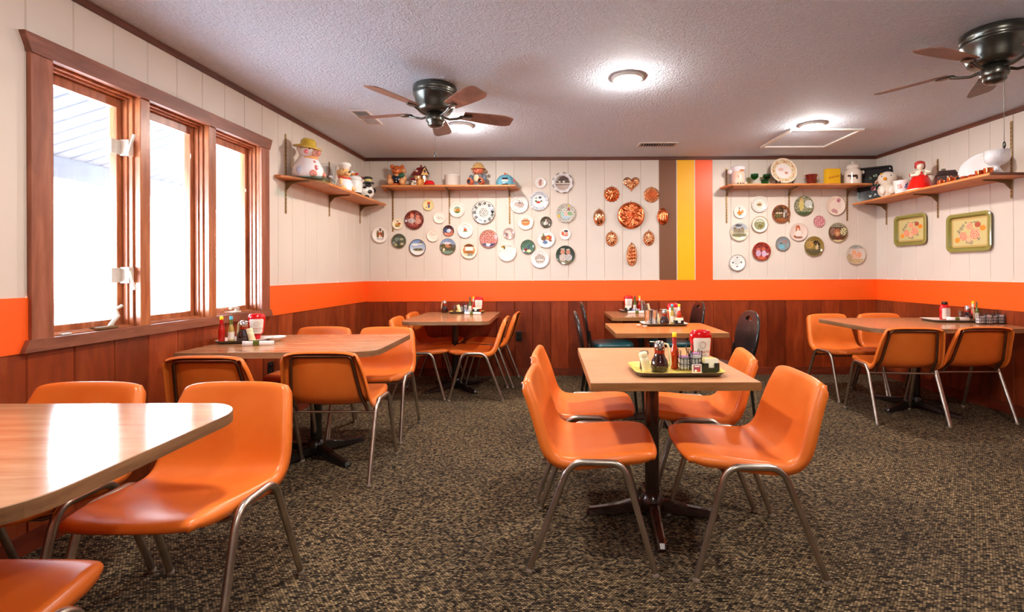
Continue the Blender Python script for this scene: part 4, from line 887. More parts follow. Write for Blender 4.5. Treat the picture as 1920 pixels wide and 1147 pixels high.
# ---------------- cookie jars and shelf pieces ----------------
def piece(name,label,cat,x,y,z,rz,parts,group=None,mat='glaze'):
    r=thing(name,label,cat,(x,y,z),rz,group); made={}
    for p in parts:
        nm,fn=p[0],p[1]; m=p[2] if len(p)>2 and p[2] else M[mat]; par=made.get(p[3],r) if len(p)>3 else r
        mb=MB(); fn(mb); o=mb.build(nm,m,par); made[nm]=o
    return r
GJ='cookie jars on the shelves'
BK=(24,24,30)
# pig with yellow hat, faces right (+x) and toward the camera
def f(mb):
    mb.lathe([(.001,0),(.108,0),(.122,.03),(.118,.08),(.095,.13),(.072,.165),(.06,.19),(.001,.19)],n=32,col=(238,232,234))
    mb.ell((.02,-.085,.05),(.04,.04,.05),col=(196,204,228)); mb.ell((.095,-.045,.03),(.04,.03,.03),col=(226,140,120)); mb.ell((.085,.06,.03),(.04,.03,.03),col=(226,140,120))
    mb.ell((.105,-.02,.075),(.018,.02,.026),col=(206,110,110)); mb.ell((.09,-.02,.125),(.01,.012,.014),col=(206,120,120))
    mb.tube([(-.1,-.03,.06),(-.125,-.05,.10),(-.112,-.04,.14),(-.12,-.03,.165)],.006,8,col=(240,210,170)); mb.ell((-.10,.03,.08),(.035,.05,.07),col=(226,180,150))
def g(mb):
    mb.ell((.01,0,.215),(.078,.075,.062),20,col=(240,236,238)); mb.ell((.085,0,.2),(.035,.034,.03),14,col=(232,170,150)); mb.ell((.117,0,.2),(.008,.022,.02),12,col=(206,120,100))
    mb.ell((.045,-.06,.207),(.022,.016,.017),10,col=(232,130,140)); mb.ell((.066,-.047,.232),(.006,.006,.007),8,col=BK); mb.ell((.066,.047,.232),(.006,.006,.007),8,col=BK)
    mb.ell((.045,.06,.207),(.022,.016,.017),10,col=(232,130,140)); mb.ell((-.03,-.062,.238),(.022,.014,.026),10,col=(246,226,220)); mb.ell((-.03,.062,.238),(.022,.014,.026),10,col=(246,226,220))
    mb.tube([(.03,-.06,.16),(.075,-.03,.165),(.08,.02,.165)],.012,8,col=(236,170,110))
def h(mb): mb.at(z=.25,ry=.16).lathe([(.001,.012),(.06,.008),(.105,-.004),(.112,.0),(.105,.008),(.062,.022),(.058,.055),(.04,.075),(.001,.08)],n=32,col=(206,170,56))
def gp(mb): mb.box((0,0,.004),(.25,.24,.008),.003)
o=piece('glass_plate','thick blue edged glass plate under the pig jar','plate',-1.925,4.03,HL,0,[('pane',gp,M['bluepane'])])
piece('pig_cookie_jar','white pig cookie jar wearing a wide yellow hat on the window wall shelf','cookie jar',-1.975,4.02,HL+.008,-.35,[('jar_body',f),('pig_head',g),('hat',h)],GJ)
def f(mb): mb.lathe([(.001,.003),(.062,.003),(.064,.02),(.075,.17),(.078,.19),(.074,.19),(.071,.17),(.060,.02),(.001,.012)],n=32)
def g(mb):
    rnd=random.Random(5)
    for i in range(14): a=rnd.random()*6.28; q=.04*rnd.random()**.5; mb.ell((q*math.cos(a),q*math.sin(a),.03+.08*rnd.random()),(.018,.018,.012),8,col=[(216,206,206),(150,120,130),(90,80,90),(240,236,232)][i%4])
piece('glass_jar','wide clear glass jar of trinkets between the pig and chef dog jars','jar',-1.955,4.33,HL,0,[('glass_wall',f,M['jar']),('contents',g)])
def f(mb):
    mb.lathe([(.001,0),(.07,0),(.078,.02),(.074,.07),(.055,.115),(.04,.13),(.001,.13)],n=28,col=(240,236,240)); mb.ell((.05,-.05,.025),(.035,.03,.026),col=(240,190,130)); mb.ell((.05,.05,.025),(.035,.03,.026),col=(240,190,130)); mb.ell((.0,-.068,.035),(.022,.014,.022),col=(206,140,80)); mb.ell((.03,-.055,.08),(.02,.02,.04),col=(240,196,140))
    mb.tube([(.05*math.cos(a),.05*math.sin(a),.128-.01*math.cos(a)) for a in [2*PI*k/16 for k in range(16)]],.011,8,closed=True,col=(206,60,44))
def g(mb): mb.ell((.0,0,.175),(.056,.054,.048),18,col=(240,190,124)); mb.ell((.05,0,.165),(.03,.03,.024),12,col=(240,196,136)); mb.ell((.078,0,.174),(.01,.012,.01),8,col=BK); mb.ell((.035,-.03,.195),(.006,.006,.008),8,col=(60,40,30)); mb.ell((.035,.03,.195),(.006,.006,.008),8,col=(60,40,30)); mb.ell((-.02,-.052,.17),(.02,.012,.034),10,col=(216,150,90)); mb.ell((-.02,.052,.17),(.02,.012,.034),10,col=(216,150,90))
def h(mb): mb.lathe([(.001,.21),(.045,.21),(.044,.232),(.058,.24),(.06,.258),(.045,.27),(.001,.272)],n=24,col=(246,242,240))
piece('chef_dog_cookie_jar','tan chef dog cookie jar in white hat and apron with red scarf','cookie jar',-1.925,4.62,HL,-.6,[('jar_body',f),('dog_head',g),('hat',h)],GJ)
def f(mb): mb.lathe([(.001,0),(.055,0),(.062,.01),(.064,.03)],n=28,col=(50,42,42)); mb.lathe([(.064,.03),(.07,.06),(.072,.13),(.066,.16),(.001,.165)],n=28,col=(232,232,230)); mb.ell((-.055,-.02,.15),(.03,.03,.04),col=(228,228,228))
def g(mb): mb.lathe([(.07,.158),(.068,.178),(.045,.195),(.001,.20)],n=28,col=(236,236,236)); mb.ell((.0,-.01,.21),(.028,.028,.016),12,col=(232,140,60)); mb.ell((-.02,-.03,.195),(.02,.014,.016),10,col=(70,90,50)); mb.ell((.045,-.01,.212),(.013,.013,.013),10,col=(206,24,30)); mb.ell((-.055,.01,.235),(.026,.026,.024),12,col=(226,226,226)); mb.tube([(-.055,.01,.215),(-.045,.0,.185)],.009,8,col=(226,226,226))
piece('cookie_jar','white cookie jar topped with an orange, a cherry and a scoop','cookie jar',-1.93,4.88,HL,-.5,[('jar_body',f),('lid',g)],GJ)
def f(mb):
    mb.ell((.0,.0,.085),(.088,.088,.086),24,col=(240,236,228)); mb.ell((.075,-.035,.14),(.02,.04,.02),12,col=BK); mb.ell((.085,-.02,.075),(.014,.03,.02),12,col=BK); mb.ell((.07,-.05,.02),(.02,.03,.02),12,col=BK); mb.ell((.05,-.065,.115),(.03,.014,.012),10,col=BK); mb.ell((-.05,-.05,.05),(.04,.04,.045),12,col=(244,240,230)); mb.ell((.05,.06,.1),(.03,.03,.03),12,col=BK)
    mb.lathe([(.001,0),(.06,0),(.066,.012)],n=20,col=(240,236,228))
def g(mb): mb.ell((-.02,0,.185),(.05,.05,.045),16,col=(240,214,190)); mb.ell((-.035,-.01,.2),(.05,.05,.042),16,col=(190,20,34)); mb.ell((-.01,-.035,.182),(.03,.02,.028),12,col=(246,228,214)); mb.ell((-.012,-.053,.19),(.004,.003,.005),6,col=BK); mb.ell((-.02,-.01,.148),(.045,.045,.014),14,col=(196,20,30))
def h(mb): mb.ell((.045,.0,.17),(.06,.06,.016),16,col=(50,60,60)); mb.ell((.04,.0,.195),(.04,.04,.028),14,col=(226,206,130)); mb.ell((.035,0,.222),(.052,.05,.018),14,col=(40,48,44))
piece('cow_cookie_jar','black and white patched cow cookie jar with a red scarfed figure','cookie jar',-1.925,5.14,HL,-.4,[('jar_body',f),('figure_head',g),('hat',h)],GJ)
# seated bear jar with dark vest
def bear(body,vest,fur,pad):
    def f(mb):
        mb.ell((0,0,.075),(.07,.062,.075),20,col=vest); mb.lathe([(.001,0),(.06,0),(.066,.012),(.06,.03)],n=20,col=body)
        for s in (-1,1):
            mb.ell((s*.062,-.055,.04),(.034,.055,.036),14,col=fur); mb.ell((s*.064,-.10,.045),(.032,.016,.04),12,col=fur); mb.ell((s*.064,-.114,.042),(.02,.006,.026),12,col=pad); mb.ell((s*.078,-.015,.09),(.026,.034,.045),12,col=body if pad==BK else fur)
    return f
def bhead(fur,z,ear=True,dz=0):
    def g(mb):
        mb.ell((0,-.005,z),(.062,.054,.054),20,col=fur); mb.ell((0,-.05,z-.015),(.03,.022,.022),12,col=tuple(min(255,c+26) for c in fur)); mb.ell((0,-.07,z-.006),(.009,.007,.007),8,col=BK)
        for s in (-1,1): mb.ell((s*.024,-.052,z+.014),(.006,.005,.007),8,col=BK)
        if ear:
            for s in (-1,1): mb.ell((s*.054,.0,z+.042),(.024,.014,.024),12,col=fur)
    return g
ORF=(206,100,40)
def x1(mb): mb.ell((.07,-.02,.175),(.03,.022,.03),12,col=(214,150,100)); mb.ell((.05,-.045,.12),(.038,.02,.028),12,col=(34,90,66)); mb.ell((.078,-.04,.085),(.016,.014,.03),10,col=(222,190,150))
def x2(mb): mb.ell((0,-.064,.05),(.006,.004,.006),8,col=(230,230,230)); mb.ell((0,-.066,.078),(.006,.004,.006),8,col=(200,200,210)); mb.ell((0,-.05,.122),(.03,.012,.014),10,col=(216,150,100))
piece('bear_cookie_jar','brown bear cookie jar in a dark vest holding a small friend','cookie jar',-1.665,5.385,HB,.15,[('jar_body',bear(ORF,(22,30,44),(222,150,96),(226,170,120))),('bear_head',bhead(ORF,.178)),('small_bear',x1),('vest_button',x2)],GJ)
# cottage jar
def f(mb):
    mb.box((0,0,.06),(.12,.10,.12),.008,col=(206,140,70)); mb.box((.03,-.052,.10),(.03,.006,.04),.003,col=(90,50,40)); mb.box((-.02,-.052,.1),(.024,.006,.03),.002,col=(230,180,110))
    mb.box((-.06,-.055,.03),(.05,.045,.06),.005,col=(234,224,204)); mb.ell((-.075,-.08,.045),(.008,.003,.008),8,col=BK); mb.ell((-.045,-.08,.03),(.014,.004,.014),10,col=(60,54,50)); mb.ell((-.045,-.083,.03),(.007,.003,.007),8,col=(240,230,210))
    mb.ell((.0,-.06,.045),(.025,.02,.045),12,col=(226,160,90))
def g(mb):
    v=[(-.085,-.065,.12),(.085,-.065,.12),(.085,.06,.12),(-.085,.06,.12),(-.04,0,.215),(.055,0,.225)]
    mb.add(v,[[0,1,5,4],[1,2,5],[2,3,4,5],[3,0,4],[0,3,2,1]],col=(110,26,32),sm=False)
    mb.add([(.02,-.07,.12),(.10,-.07,.12),(.06,-.07,.215),(.02,0,.12),(.10,0,.12),(.06,0,.22)],[[0,1,2],[0,2,5,3],[1,4,5,2]],col=(236,190,120),sm=False)
    mb.tube([(.02,-.073,.135),(.06,-.073,.215),(.108,-.073,.125)],.008,8,col=(70,30,40)); mb.ell((.062,-.073,.16),(.012,.004,.018),10,col=(70,40,40))
    mb.ell((-.035,-.045,.168),(.016,.006,.012),10,col=(226,196,170)); mb.box((-.06,-.06,.075),(.07,.05,.025),.01,col=(120,30,40)); mb.box((.005,.0,.228),(.022,.022,.03),.003,col=(120,50,44))
def h(mb): mb.lathe([(.001,0),(.062,0),(.062,.014)],(.105,-.05,0),n=24,sy=.7,col=(40,24,24)); mb.lathe([(.062,.014),(.056,.04),(.036,.06),(.001,.066)],(.105,-.05,0),n=24,sy=.7,col=(206,24,26))
piece('cottage_cookie_jar','dark red roofed cottage cookie jar with a shiny red dome beside its door','cookie jar',-1.41,5.40,HB,0,[('cottage_walls',f),('roof',g),('red_dome',h)],GJ)
def f(mb): mb.lathe([(.001,0),(.082,0),(.084,.004),(.084,.108),(.087,.112),(.087,.118),(.001,.118)],n=36,col=(214,204,196))
def g(mb): mb.lathe([(.086,.117),(.086,.123),(.05,.130),(.001,.132)],n=36,col=(210,200,192)); mb.lathe([(.001,.13),(.006,.131),(.005,.142),(.011,.15),(.009,.16),(.001,.163)],(-.02,0,0),n=16,col=(226,220,210))
piece('canister','pale grey lidded canister between the cottage jar and the hatted bear','canister',-1.06,5.385,HB,0,[('canister_body',f),('lid',g)])
def h(mb): mb.lathe([(.001,.262),(.03,.258),(.052,.24),(.062,.212),(.084,.196),(.082,.19),(.058,.20),(.04,.21),(.001,.215)],n=28,col=(216,170,104))
def x1(mb): mb.ell((0,-.058,.085),(.032,.012,.04),12,col=(236,214,176)); mb.ell((.09,0,.16),(.02,.03,.02),10,col=(150,120,90))
PK=(206,104,72)
piece('bear_cookie_jar','seated bear cookie jar in a straw hat with dark foot pads','cookie jar',-.775,5.39,HB,-.25,[('jar_body',bear((110,120,130),(120,124,130),PK,BK)),('bear_head',bhead(PK,.178,False)),('straw_hat',h),('shirt_front',x1)],GJ)
def f(mb):
    def pc(a,z,r):
        x,zz=math.sin(a+PI/2)*r/.11,z
        if -PI*.62<((a+PI)%(2*PI)-PI)<-PI*.38 and .035<z<.08: return (34,36,60) if z>.055 else (240,214,200)
        if z<.015 and -PI*.6<((a+PI)%(2*PI)-PI)<-PI*.4: return (30,34,44)
        return (96,160,184) if math.sin(a*22)*math.sin(z*260)<.3 else (120,186,206)
    mb.lathe([(.106,.001)]+[(.11*math.cos(t)**.72,.002+.125*math.sin(t)) for t in [i/16*PI/2*.985 for i in range(17)]],n=56,paint=pc)
    mb.lathe([(.001,.0005),(.106,.001)],n=56,col=(90,150,170))
def g(mb): mb.lathe([(.001,.148),(.012,.146),(.013,.126)],(-.006,0,0),n=14,col=(214,90,60)); mb.ell((.02,0,.136),(.008,.006,.006),8,col=(120,130,80)); mb.ell((.095,-.05,.055),(.012,.01,.02),10,col=(196,80,80))
piece('dome_cookie_jar','blue speckled dome shaped cookie jar with a dark oval window','cookie jar',-.475,5.385,HB,0,[('jar_dome',f),('knob',g)],GJ)
# right back shelf
def f(mb):
    def pc(a,z,r):
        b=(a+PI)%(2*PI)-PI+PI/2
        if z<.028: return BK if math.sin(a*14+z*90)>0 else (240,236,236)
        if abs(b)<.9 and z>.03:
            if abs(z-.075)<.006 and abs(b)<.28: return (206,90,60)
            if abs(z-.115)<.008 and .18<abs(b)<.38: return (206,110,50)
            return (248,206,184)
        return (232,216,214)
    mb.lathe([(.001,0),(.062,0),(.07,.02),(.072,.06),(.072,.12),(.066,.15),(.001,.16)],n=44,paint=pc)
    mb.ell((0,-.074,.092),(.01,.01,.014),10,col=(248,200,176)); mb.ell((.075,0,.02),(.02,.02,.02),8,col=(226,206,180))
def g(mb): mb.lathe([(.064,.145),(.068,.165),(.076,.18),(.076,.2),(.05,.213),(.001,.216)],n=28,col=(240,236,244)); mb.ell((-.085,0,.155),(.03,.03,.03),12,col=(240,236,242)); mb.ell((.03,-.06,.155),(.03,.012,.01),10,col=(196,130,80))
piece('chef_cookie_jar','smiling pink faced chef head cookie jar in a white cap','cookie jar',2.078,5.385,HB,-.3,[('jar_face',f),('chef_cap',g)],GJ)
def goblet(inv):
    P=[(.001,0),(.034,.0),(.034,.003),(.006,.008),(.004,.05),(.006,.062),(.025,.075),(.040,.096),(.041,.128),(.039,.128),(.036,.098),(.02,.08),(.001,.074)]
    if inv: P=[(r,.062-z*.48) for r,z in P][::-1]; P=[(r*.95,z) for r,z in P]
    def f(mb): mb.lathe(P,n=28)
    return f
def stemfoot(mb): mb.lathe([(.001,0),(.034,.0),(.034,.003),(.006,.008),(.004,.05),(.005,.064),(.001,.066)],n=24)
def bowl(mb): mb.lathe([(.005,.062),(.025,.074),(.040,.096),(.041,.128),(.039,.128),(.036,.099),(.02,.08),(.001,.074)],n=28)
for x,y,l in ((2.262,5.40,'green bowled stem glass, left one on the right back shelf'),(2.405,5.42,'green bowled stem glass half behind the large plate')):
    piece('stem_glass',l,'glass',x,y,HB,0,[('glass_foot',stemfoot,M['jar']),('glass_bowl',bowl,M['greenglass'])],'green stem glasses')
def bf(mb): mb.lathe([(.001,0),(.030,0),(.038,.02),(.040,.045),(.026,.056),(.001,.058)],n=28)
piece('stem_glass','small upside down green glass at the shelf front, left of the large plate','glass',2.345,5.33,HB,0,[('glass_bowl',bf,M['greenglass'])],'green stem glasses')
x=2.578; r=thing('display_plate','large cream flowered plate propped on a dark stand','plate',(x,5.40,HB+.003),0)
mb=plate_mesh(.146,[('bg',(240,228,208)),('ring',.95,1,(236,220,200)),('ring',.60,.90,(226,206,170)),('nr',.62,.9,10,(196,130,110),1.2),('nr',.62,.9,9,(150,140,100),1.4),('dots',.76,7,.06,(196,120,96)),('disc',.60,(238,228,226)),('e',-.18,.12,.2,.12,(232,186,176)),('e',.2,-.15,.12,.1,(206,130,110)),('ring',.58,.61,(206,186,170))],0)
o=mb.build('plate_disc',M['glaze'],r); o.location=(0,.0,.155); o.rotation_euler=(math.radians(-12),0,0)
mb=MB()
for s in (-1,1): mb.tube([(s*.07,-.075,.035),(s*.07,-.066,.006),(s*.06,-.03,.004),(s*.05,.06,.004),(s*.045,.075,.1)],.006,8)
mb.tube([(-.07,-.066,.006),(.07,-.066,.006)],.006,8); mb.build('plate_stand',M['black'],r)
def f(mb): mb.lathe([(.001,0),(.042,0),(.044,.004),(.058,.098),(.064,.108),(.064,.114),(.056,.112),(.05,.09),(.04,.01),(.001,.008)],n=32,paint=lambda a,z,r:(206,130,60) if (.025<z<.045 or .09<z<.1) else (112,30,20))
def g(mb):
    for s in (-1,1): mb.tube([(s*.06,0,.108),(s*.078,0,.108),(s*.08,0,.09),(s*.066,0,.086)],.003,6,col=(150,60,40))
def hd(mb): mb.ell((0,0,0),1,4)
piece('copper_bucket','small red copper bucket with brass bands right of the large plate','bucket',2.878,5.385,HB,0,[('bucket_wall',f,None),('handle',g,M['copper'])])
def text(body,size,parent,loc,rot,mat,name='lettering',ext=.0004,sx=1):
    cu=bpy.data.curves.new(name,'FONT'); cu.body=body; cu.size=size; cu.align_x='CENTER'; cu.align_y='CENTER'; cu.extrude=ext; cu.resolution_u=3
    t=bpy.data.objects.new(name,cu); COL.objects.link(t); bpy.context.view_layer.update()
    me=bpy.data.meshes.new_from_object(t); bpy.data.objects.remove(t); me.materials.clear(); me.materials.append(mat)
    o=bpy.data.objects.new(name,me); COL.objects.link(o); o.parent=parent; o.location=loc; o.rotation_euler=rot; o.scale=(sx,1,1); return o
def f(mb): mb.box((0,0,.086),(.148,.07,.172),.002,col=(240,184,16)); mb.box((0,0,.1725),(.15,.072,.004),.001,col=(226,160,20))
r=piece('mustard_tin','yellow mustard tin with slanting red lettering','tin',3.10,5.375,HB,.06,[('tin_body',f)],mat='matt')
text('MUSTARD',.030,r,(.002,-.0362,.082),(PI/2,-.22,0),M['redink'],sx=.95)
text("FINEST QUALITY",.010,r,(0,-.0362,.15),(PI/2,0,0),M['redink']) if False else None
def f(mb):
    def pc(a,z,r):
        b=(a+PI)%(2*PI)-PI+PI/2; u=b*.085
        if ((u)/.042)**2+((z-.088)/.014)**2<1 or ((u+.047)/.015)**2+((z-.093)/.011)**2<1: return (66,40,30)
        if any(abs(u-k)<.0045 and .052<z<.085 for k in (-.034,-.022,.028,.038)): return (66,40,30)
        if z<.012: return (226,206,190)
        return (240,226,214)
    pr=[(.001,0),(.084,0)]+[(.085,.004+.128*i/24) for i in range(25)]+[(.083,.14),(.07,.165),(.058,.172),(.056,.18),(.001,.18)]
    mb.lathe(pr,n=110,paint=pc)
    for s in (-1,1): mb.tube([(s*.078,0,.14),(s*.10,0,.146),(s*.104,0,.13),(s*.088,0,.12)],.007,8,col=(236,222,212))
def g(mb): mb.lathe([(.05,.178),(.068,.182),(.07,.19),(.062,.205),(.06,.218),(.03,.228),(.012,.23),(.012,.24),(.016,.25),(.008,.256),(.001,.257)],n=36,col=(238,226,216))
piece('milk_can_jar','white milk can jar with a brown cow picture on the right back shelf','jar',3.335,5.385,HB,-.45,[('can_body',f),('lid',g)],GJ)
# right wall shelf
r=thing('black_tray','black tray painted with flowers leaning in the right back corner','tray',(3.545,5.335,HR),0); r.rotation_euler=(math.radians(-7),0,-.62)
mb=MB(); pl=[(x_,z_) for x_,z_ in rpoly(-.165,.165,.0,.385,(.04,.04,.04,.04))]
mb.ringplate(pl,[(x_*.88,.192+(z_-.192)*.9) for x_,z_ in pl],lambda x_,z_:0,lambda x_,z_:-.024,sm=False,col=(20,24,28)); mb.build('tray_rim',M['glaze'],r)
mb=MB(); gx,gy=48,56; vs=[(-.15+.30*i/gx,-.006,.015+.355*j/gy) for j in range(gy+1) for i in range(gx+1)]
def tc(u,v):
    c=(26,32,38)
    for (x_,y_,q,cc) in ((.15,.1,.2,(226,176,140)),(.14,.12,.09,(196,120,90)),(-.1,-.25,.16,(206,110,120)),(-.02,-.3,.08,(236,170,170)),(.0,.55,.12,(140,160,130)),(-.3,.4,.1,(110,120,96)),(.3,.35,.11,(110,150,120)),(.05,-.05,.1,(70,110,80)),(-.3,-.7,.1,(200,206,206)),(.0,-.66,.09,(190,196,200)),(.3,-.6,.12,(206,206,196)),(.55,-.62,.1,(190,190,180)),(-.15,-.5,.1,(50,96,90)),(.2,-.4,.09,(180,190,170))):
        if math.hypot(u-x_,(v-y_)*1.15)<q and math.sin(30*u+9*math.sin(20*v))>-.55: c=cc
    return c
mb.add(vs,[[j*(gx+1)+i,j*(gx+1)+i+1,(j+1)*(gx+1)+i+1,(j+1)*(gx+1)+i] for j in range(gy) for i in range(gx)],sm=False); mb.c=[tc((i+.5)/gx*2-1,(j+.5)/gy*2-1) for j in range(gy) for i in range(gx)]
mb.build('flower_panel',M['glaze'],r)
def f(mb): mb.lathe([(.001,0),(.05,0),(.06,.006),(.05,.02),(.078,.05),(.088,.085),(.078,.125),(.055,.145),(.001,.15)],n=32,col=(236,222,206)); mb.ell((-.05,-.07,.08),(.03,.02,.045),14,col=(242,232,220)); mb.ell((.03,-.082,.08),(.03,.016,.045),14,col=(242,232,220))
def g(mb): mb.lathe([(.052,.143),(.075,.165),(.086,.2),(.08,.235),(.055,.265),(.02,.278),(.001,.28)],n=32,col=(238,226,212)); mb.ell((-.03,-.08,.195),(.018,.016,.018),12,col=(232,150,20)); mb.ell((-.055,-.05,.25),(.014,.012,.01),8,col=(232,170,30)); mb.ell((.02,-.078,.225),(.006,.005,.007),8,col=BK); mb.ell((-.055,-.06,.225),(.006,.005,.007),8,col=BK)
piece('owl_cookie_jar','round cream owl cookie jar with an orange beak in front of the black tray','cookie jar',3.515,5.10,HR,-.45,[('jar_body',f),('owl_head',g)],GJ)
def f(mb):
    def pc(a,z,r):
        b=(a+PI)%(2*PI)-PI+PI/2+.6; u=b*.068
        for x_,z_,q,c in ((-.02,.085,.018,(226,110,90)),(-.006,.07,.014,(226,120,96)),(-.022,.062,.012,(206,90,70)),(.04,.09,.012,(80,90,160)),(.05,.07,.012,(90,100,170)),(.032,.068,.01,(90,100,170)),(.046,.105,.008,(80,90,150))):
            if math.hypot(u-x_,z-z_)<q and math.sin(u*500)+math.sin(z*520)>-1.1: return c
        return (244,240,240)
    mb.lathe([(.001,0),(.052,0),(.054,.004)]+[(.054+.02*i/20,.004+.136*i/20) for i in range(21)]+[(.07,.14),(.05,.02),(.001,.014)],n=72,paint=pc)
def g(mb): mb.tube([(.066,.02,.115),(.105,.03,.115),(.11,.035,.06),(.06,.018,.04)],.007,8,col=(240,236,236))
piece('flower_mug','white mug with red and blue flowers beside the owl jar','mug',3.50,4.87,HR,0,[('mug_body',f),('handle',g)])
def f(mb): mb.lathe([(.001,0),(.108,0),(.112,.01),(.108,.018)],n=40,col=(246,226,206)); mb.lathe([(.106,.016),(.094,.06),(.075,.11),(.06,.14),(.055,.148),(.001,.15)],n=48,rf=lambda a,z:1+.025*math.cos(12*a)*(1-z/.16),col=(226,24,12))
def g(mb):
    mb.ell((0,0,.165),(.05,.038,.036),16,col=(240,226,204)); mb.ell((0,-.036,.155),(.012,.01,.03),8,col=(206,30,20))
    mb.tube([(-.04,0,.185),(-.078,-.02,.165),(-.085,-.045,.145),(-.03,-.06,.15)],.014,10,col=(244,234,214)); mb.tube([(.04,0,.185),(.078,-.02,.17),(.07,-.05,.155),(.02,-.06,.152)],.016,10,col=(244,234,214)); mb.ell((-.088,-.04,.148),(.014,.014,.014),8,col=(206,40,30))
    mb.tube([(0,0,.18),(0,0,.21)],.014,10,col=(246,222,204))
def h(mb): mb.ell((0,-.003,.235),(.03,.03,.036),18,col=(248,224,206)); mb.ell((0,-.034,.232),(.005,.005,.006),8,col=(240,206,186)); mb.ell((-.011,-.028,.242),(.003,.002,.003),6,col=BK); mb.ell((.011,-.028,.242),(.003,.002,.003),6,col=BK); mb.ell((0,-.028,.219),(.007,.003,.003),6,col=(200,50,50)); mb.ell((0,.008,.262),(.043,.036,.028),16,col=(196,54,50)); mb.ell((.03,.008,.235),(.014,.026,.03),12,col=(150,50,44)); mb.ell((-.03,.012,.24),(.012,.022,.024),12,col=(170,54,46))
piece('lady_cookie_jar','lady figurine cookie jar with a wide red skirt and cream blouse','cookie jar',3.51,4.64,HR,-.35,[('skirt',f),('blouse',g),('lady_head',h)],GJ)
def f(mb): mb.box((0,0,.05),(.14,.13,.10),.004,col=(66,42,38)); mb.box((0,-.066,.08),(.012,.006,.018),.002,col=(220,200,170)); 
def g(mb): mb.add([(-.075,-.07,.10),(.075,-.07,.10),(.075,.07,.10),(-.075,.07,.10),(-.06,-.03,.145),(.06,-.03,.145),(.06,.03,.145),(-.06,.03,.145)],[[3,2,1,0],[4,5,6,7],[0,1,5,4],[1,2,6,5],[2,3,7,6],[3,0,4,7]],col=(58,36,34),sm=False); mb.box((-.02,0,.155),(.03,.03,.022),.005,col=(110,100,84))
piece('wooden_box','dark brown lidded box like a little stove beside the red skirted lady','box',3.57,4.41,HR,-.5,[('box_body',f),('lid',g)],mat='matt')
def pot(r_,h_,lid,ha):
    def f(mb): mb.lathe([(.001,0),(r_*.9,0),(r_,h_*.2),(r_,h_*.9),(r_*1.04,h_),(r_*.92,h_),(r_*.9,h_*.2),(.001,h_*.12)],n=24)
    def l(mb): mb.lathe([(r_*.98,h_),(r_*.6,h_*1.18),(.001,h_*1.25)],n=24); mb.ell((0,0,h_*1.38),r_*.22,10)
    def hh(mb):
        if ha=='loop': 
            for s in (-1,1): mb.tube([(0,s*r_,h_*.7),(0,s*r_*1.35,h_*.75),(0,s*r_*1.35,h_*.5),(0,s*r_,h_*.5)],.003,6)
        else: mb.tube([(.0,-r_,h_*.7),(-.004,-r_*1.9,h_*.9),(-.004,-r_*2.8,h_*1.1)],.0035,6)
    P=[('pot_wall',f,M['copper'])]+([('pot_lid',l,M['copper'])] if lid else [])+[('handle',hh,M['copper'])]
    return P
for y,r_,h_,lid,ha,l in ((4.27,.028,.032,1,'loop','tiny lidded copper pot, farthest of the row on the right wall shelf edge'),(4.165,.031,.036,1,'long','tiny lidded copper saucepan in front of the dark box'),(4.03,.026,.022,0,'long','tiny open copper pan below the scalloped platter, near its left end'),(3.955,.024,.02,0,'loop','tiny shallow copper dish under the middle of the scalloped platter'),(3.885,.031,.04,0,'loop','small round copper cup, second nearest in the row'),(3.81,.030,.045,0,'loop','small round copper cup nearest the white footed bowl')):
    piece('copper_pot',l,'pot',3.412,y,HR,0,pot(r_,h_,lid,ha),'tiny copper pots along the shelf edge')
# scalloped platter leaning on the wall
r=thing('oval_platter','white scalloped oval platter leaning against the right wall','platter',(3.625,4.13,HR+.002),0); r.rotation_euler=(0,0,-PI/2+.0326)
mb=MB(); N=72; vs=[(0,0,0)]; fs=[]; ringt=((.25,0),(.5,0),(.72,-.002),(.8,-.012),(.97,-.02),(1,-.018),(.96,-.01),(.7,.006))
for t,d in ringt:
    for j in range(N):
        a=2*PI*j/N; k=1+.035*abs(math.sin(4*a)) if t>.75 else 1; vs.append((.185*t*k*math.cos(a),d,.115*t*k*math.sin(a)))
for j in range(N): fs.append([0,1+j,1+(j+1)%N])
for i in range(len(ringt)-1):
    for j in range(N): fs.append([1+i*N+j,1+i*N+(j+1)%N,1+(i+1)*N+(j+1)%N,1+(i+1)*N+j])
fs.append([1+(len(ringt)-1)*N+j for j in range(N)])
mb.add(vs,fs,col=(238,238,240)); o=mb.build('platter_dish',M['glaze'],r); o.location=(0,0,.12); o.rotation_euler=(math.radians(-17),0,0)
def f(mb): mb.lathe([(.001,0),(.045,0),(.047,.006),(.03,.026),(.016,.052),(.018,.062),(.05,.078),(.072,.10),(.079,.13),(.081,.182),(.077,.182),(.073,.13),(.056,.09),(.001,.072)],n=64,rf=lambda a,z:1+(.012*math.cos(24*a) if z>.075 else 0),col=(240,238,244))
piece('footed_bowl','tall white footed bowl on the near end of the right wall shelf','bowl',3.495,3.825,HR,0,[('bowl_body',f)])
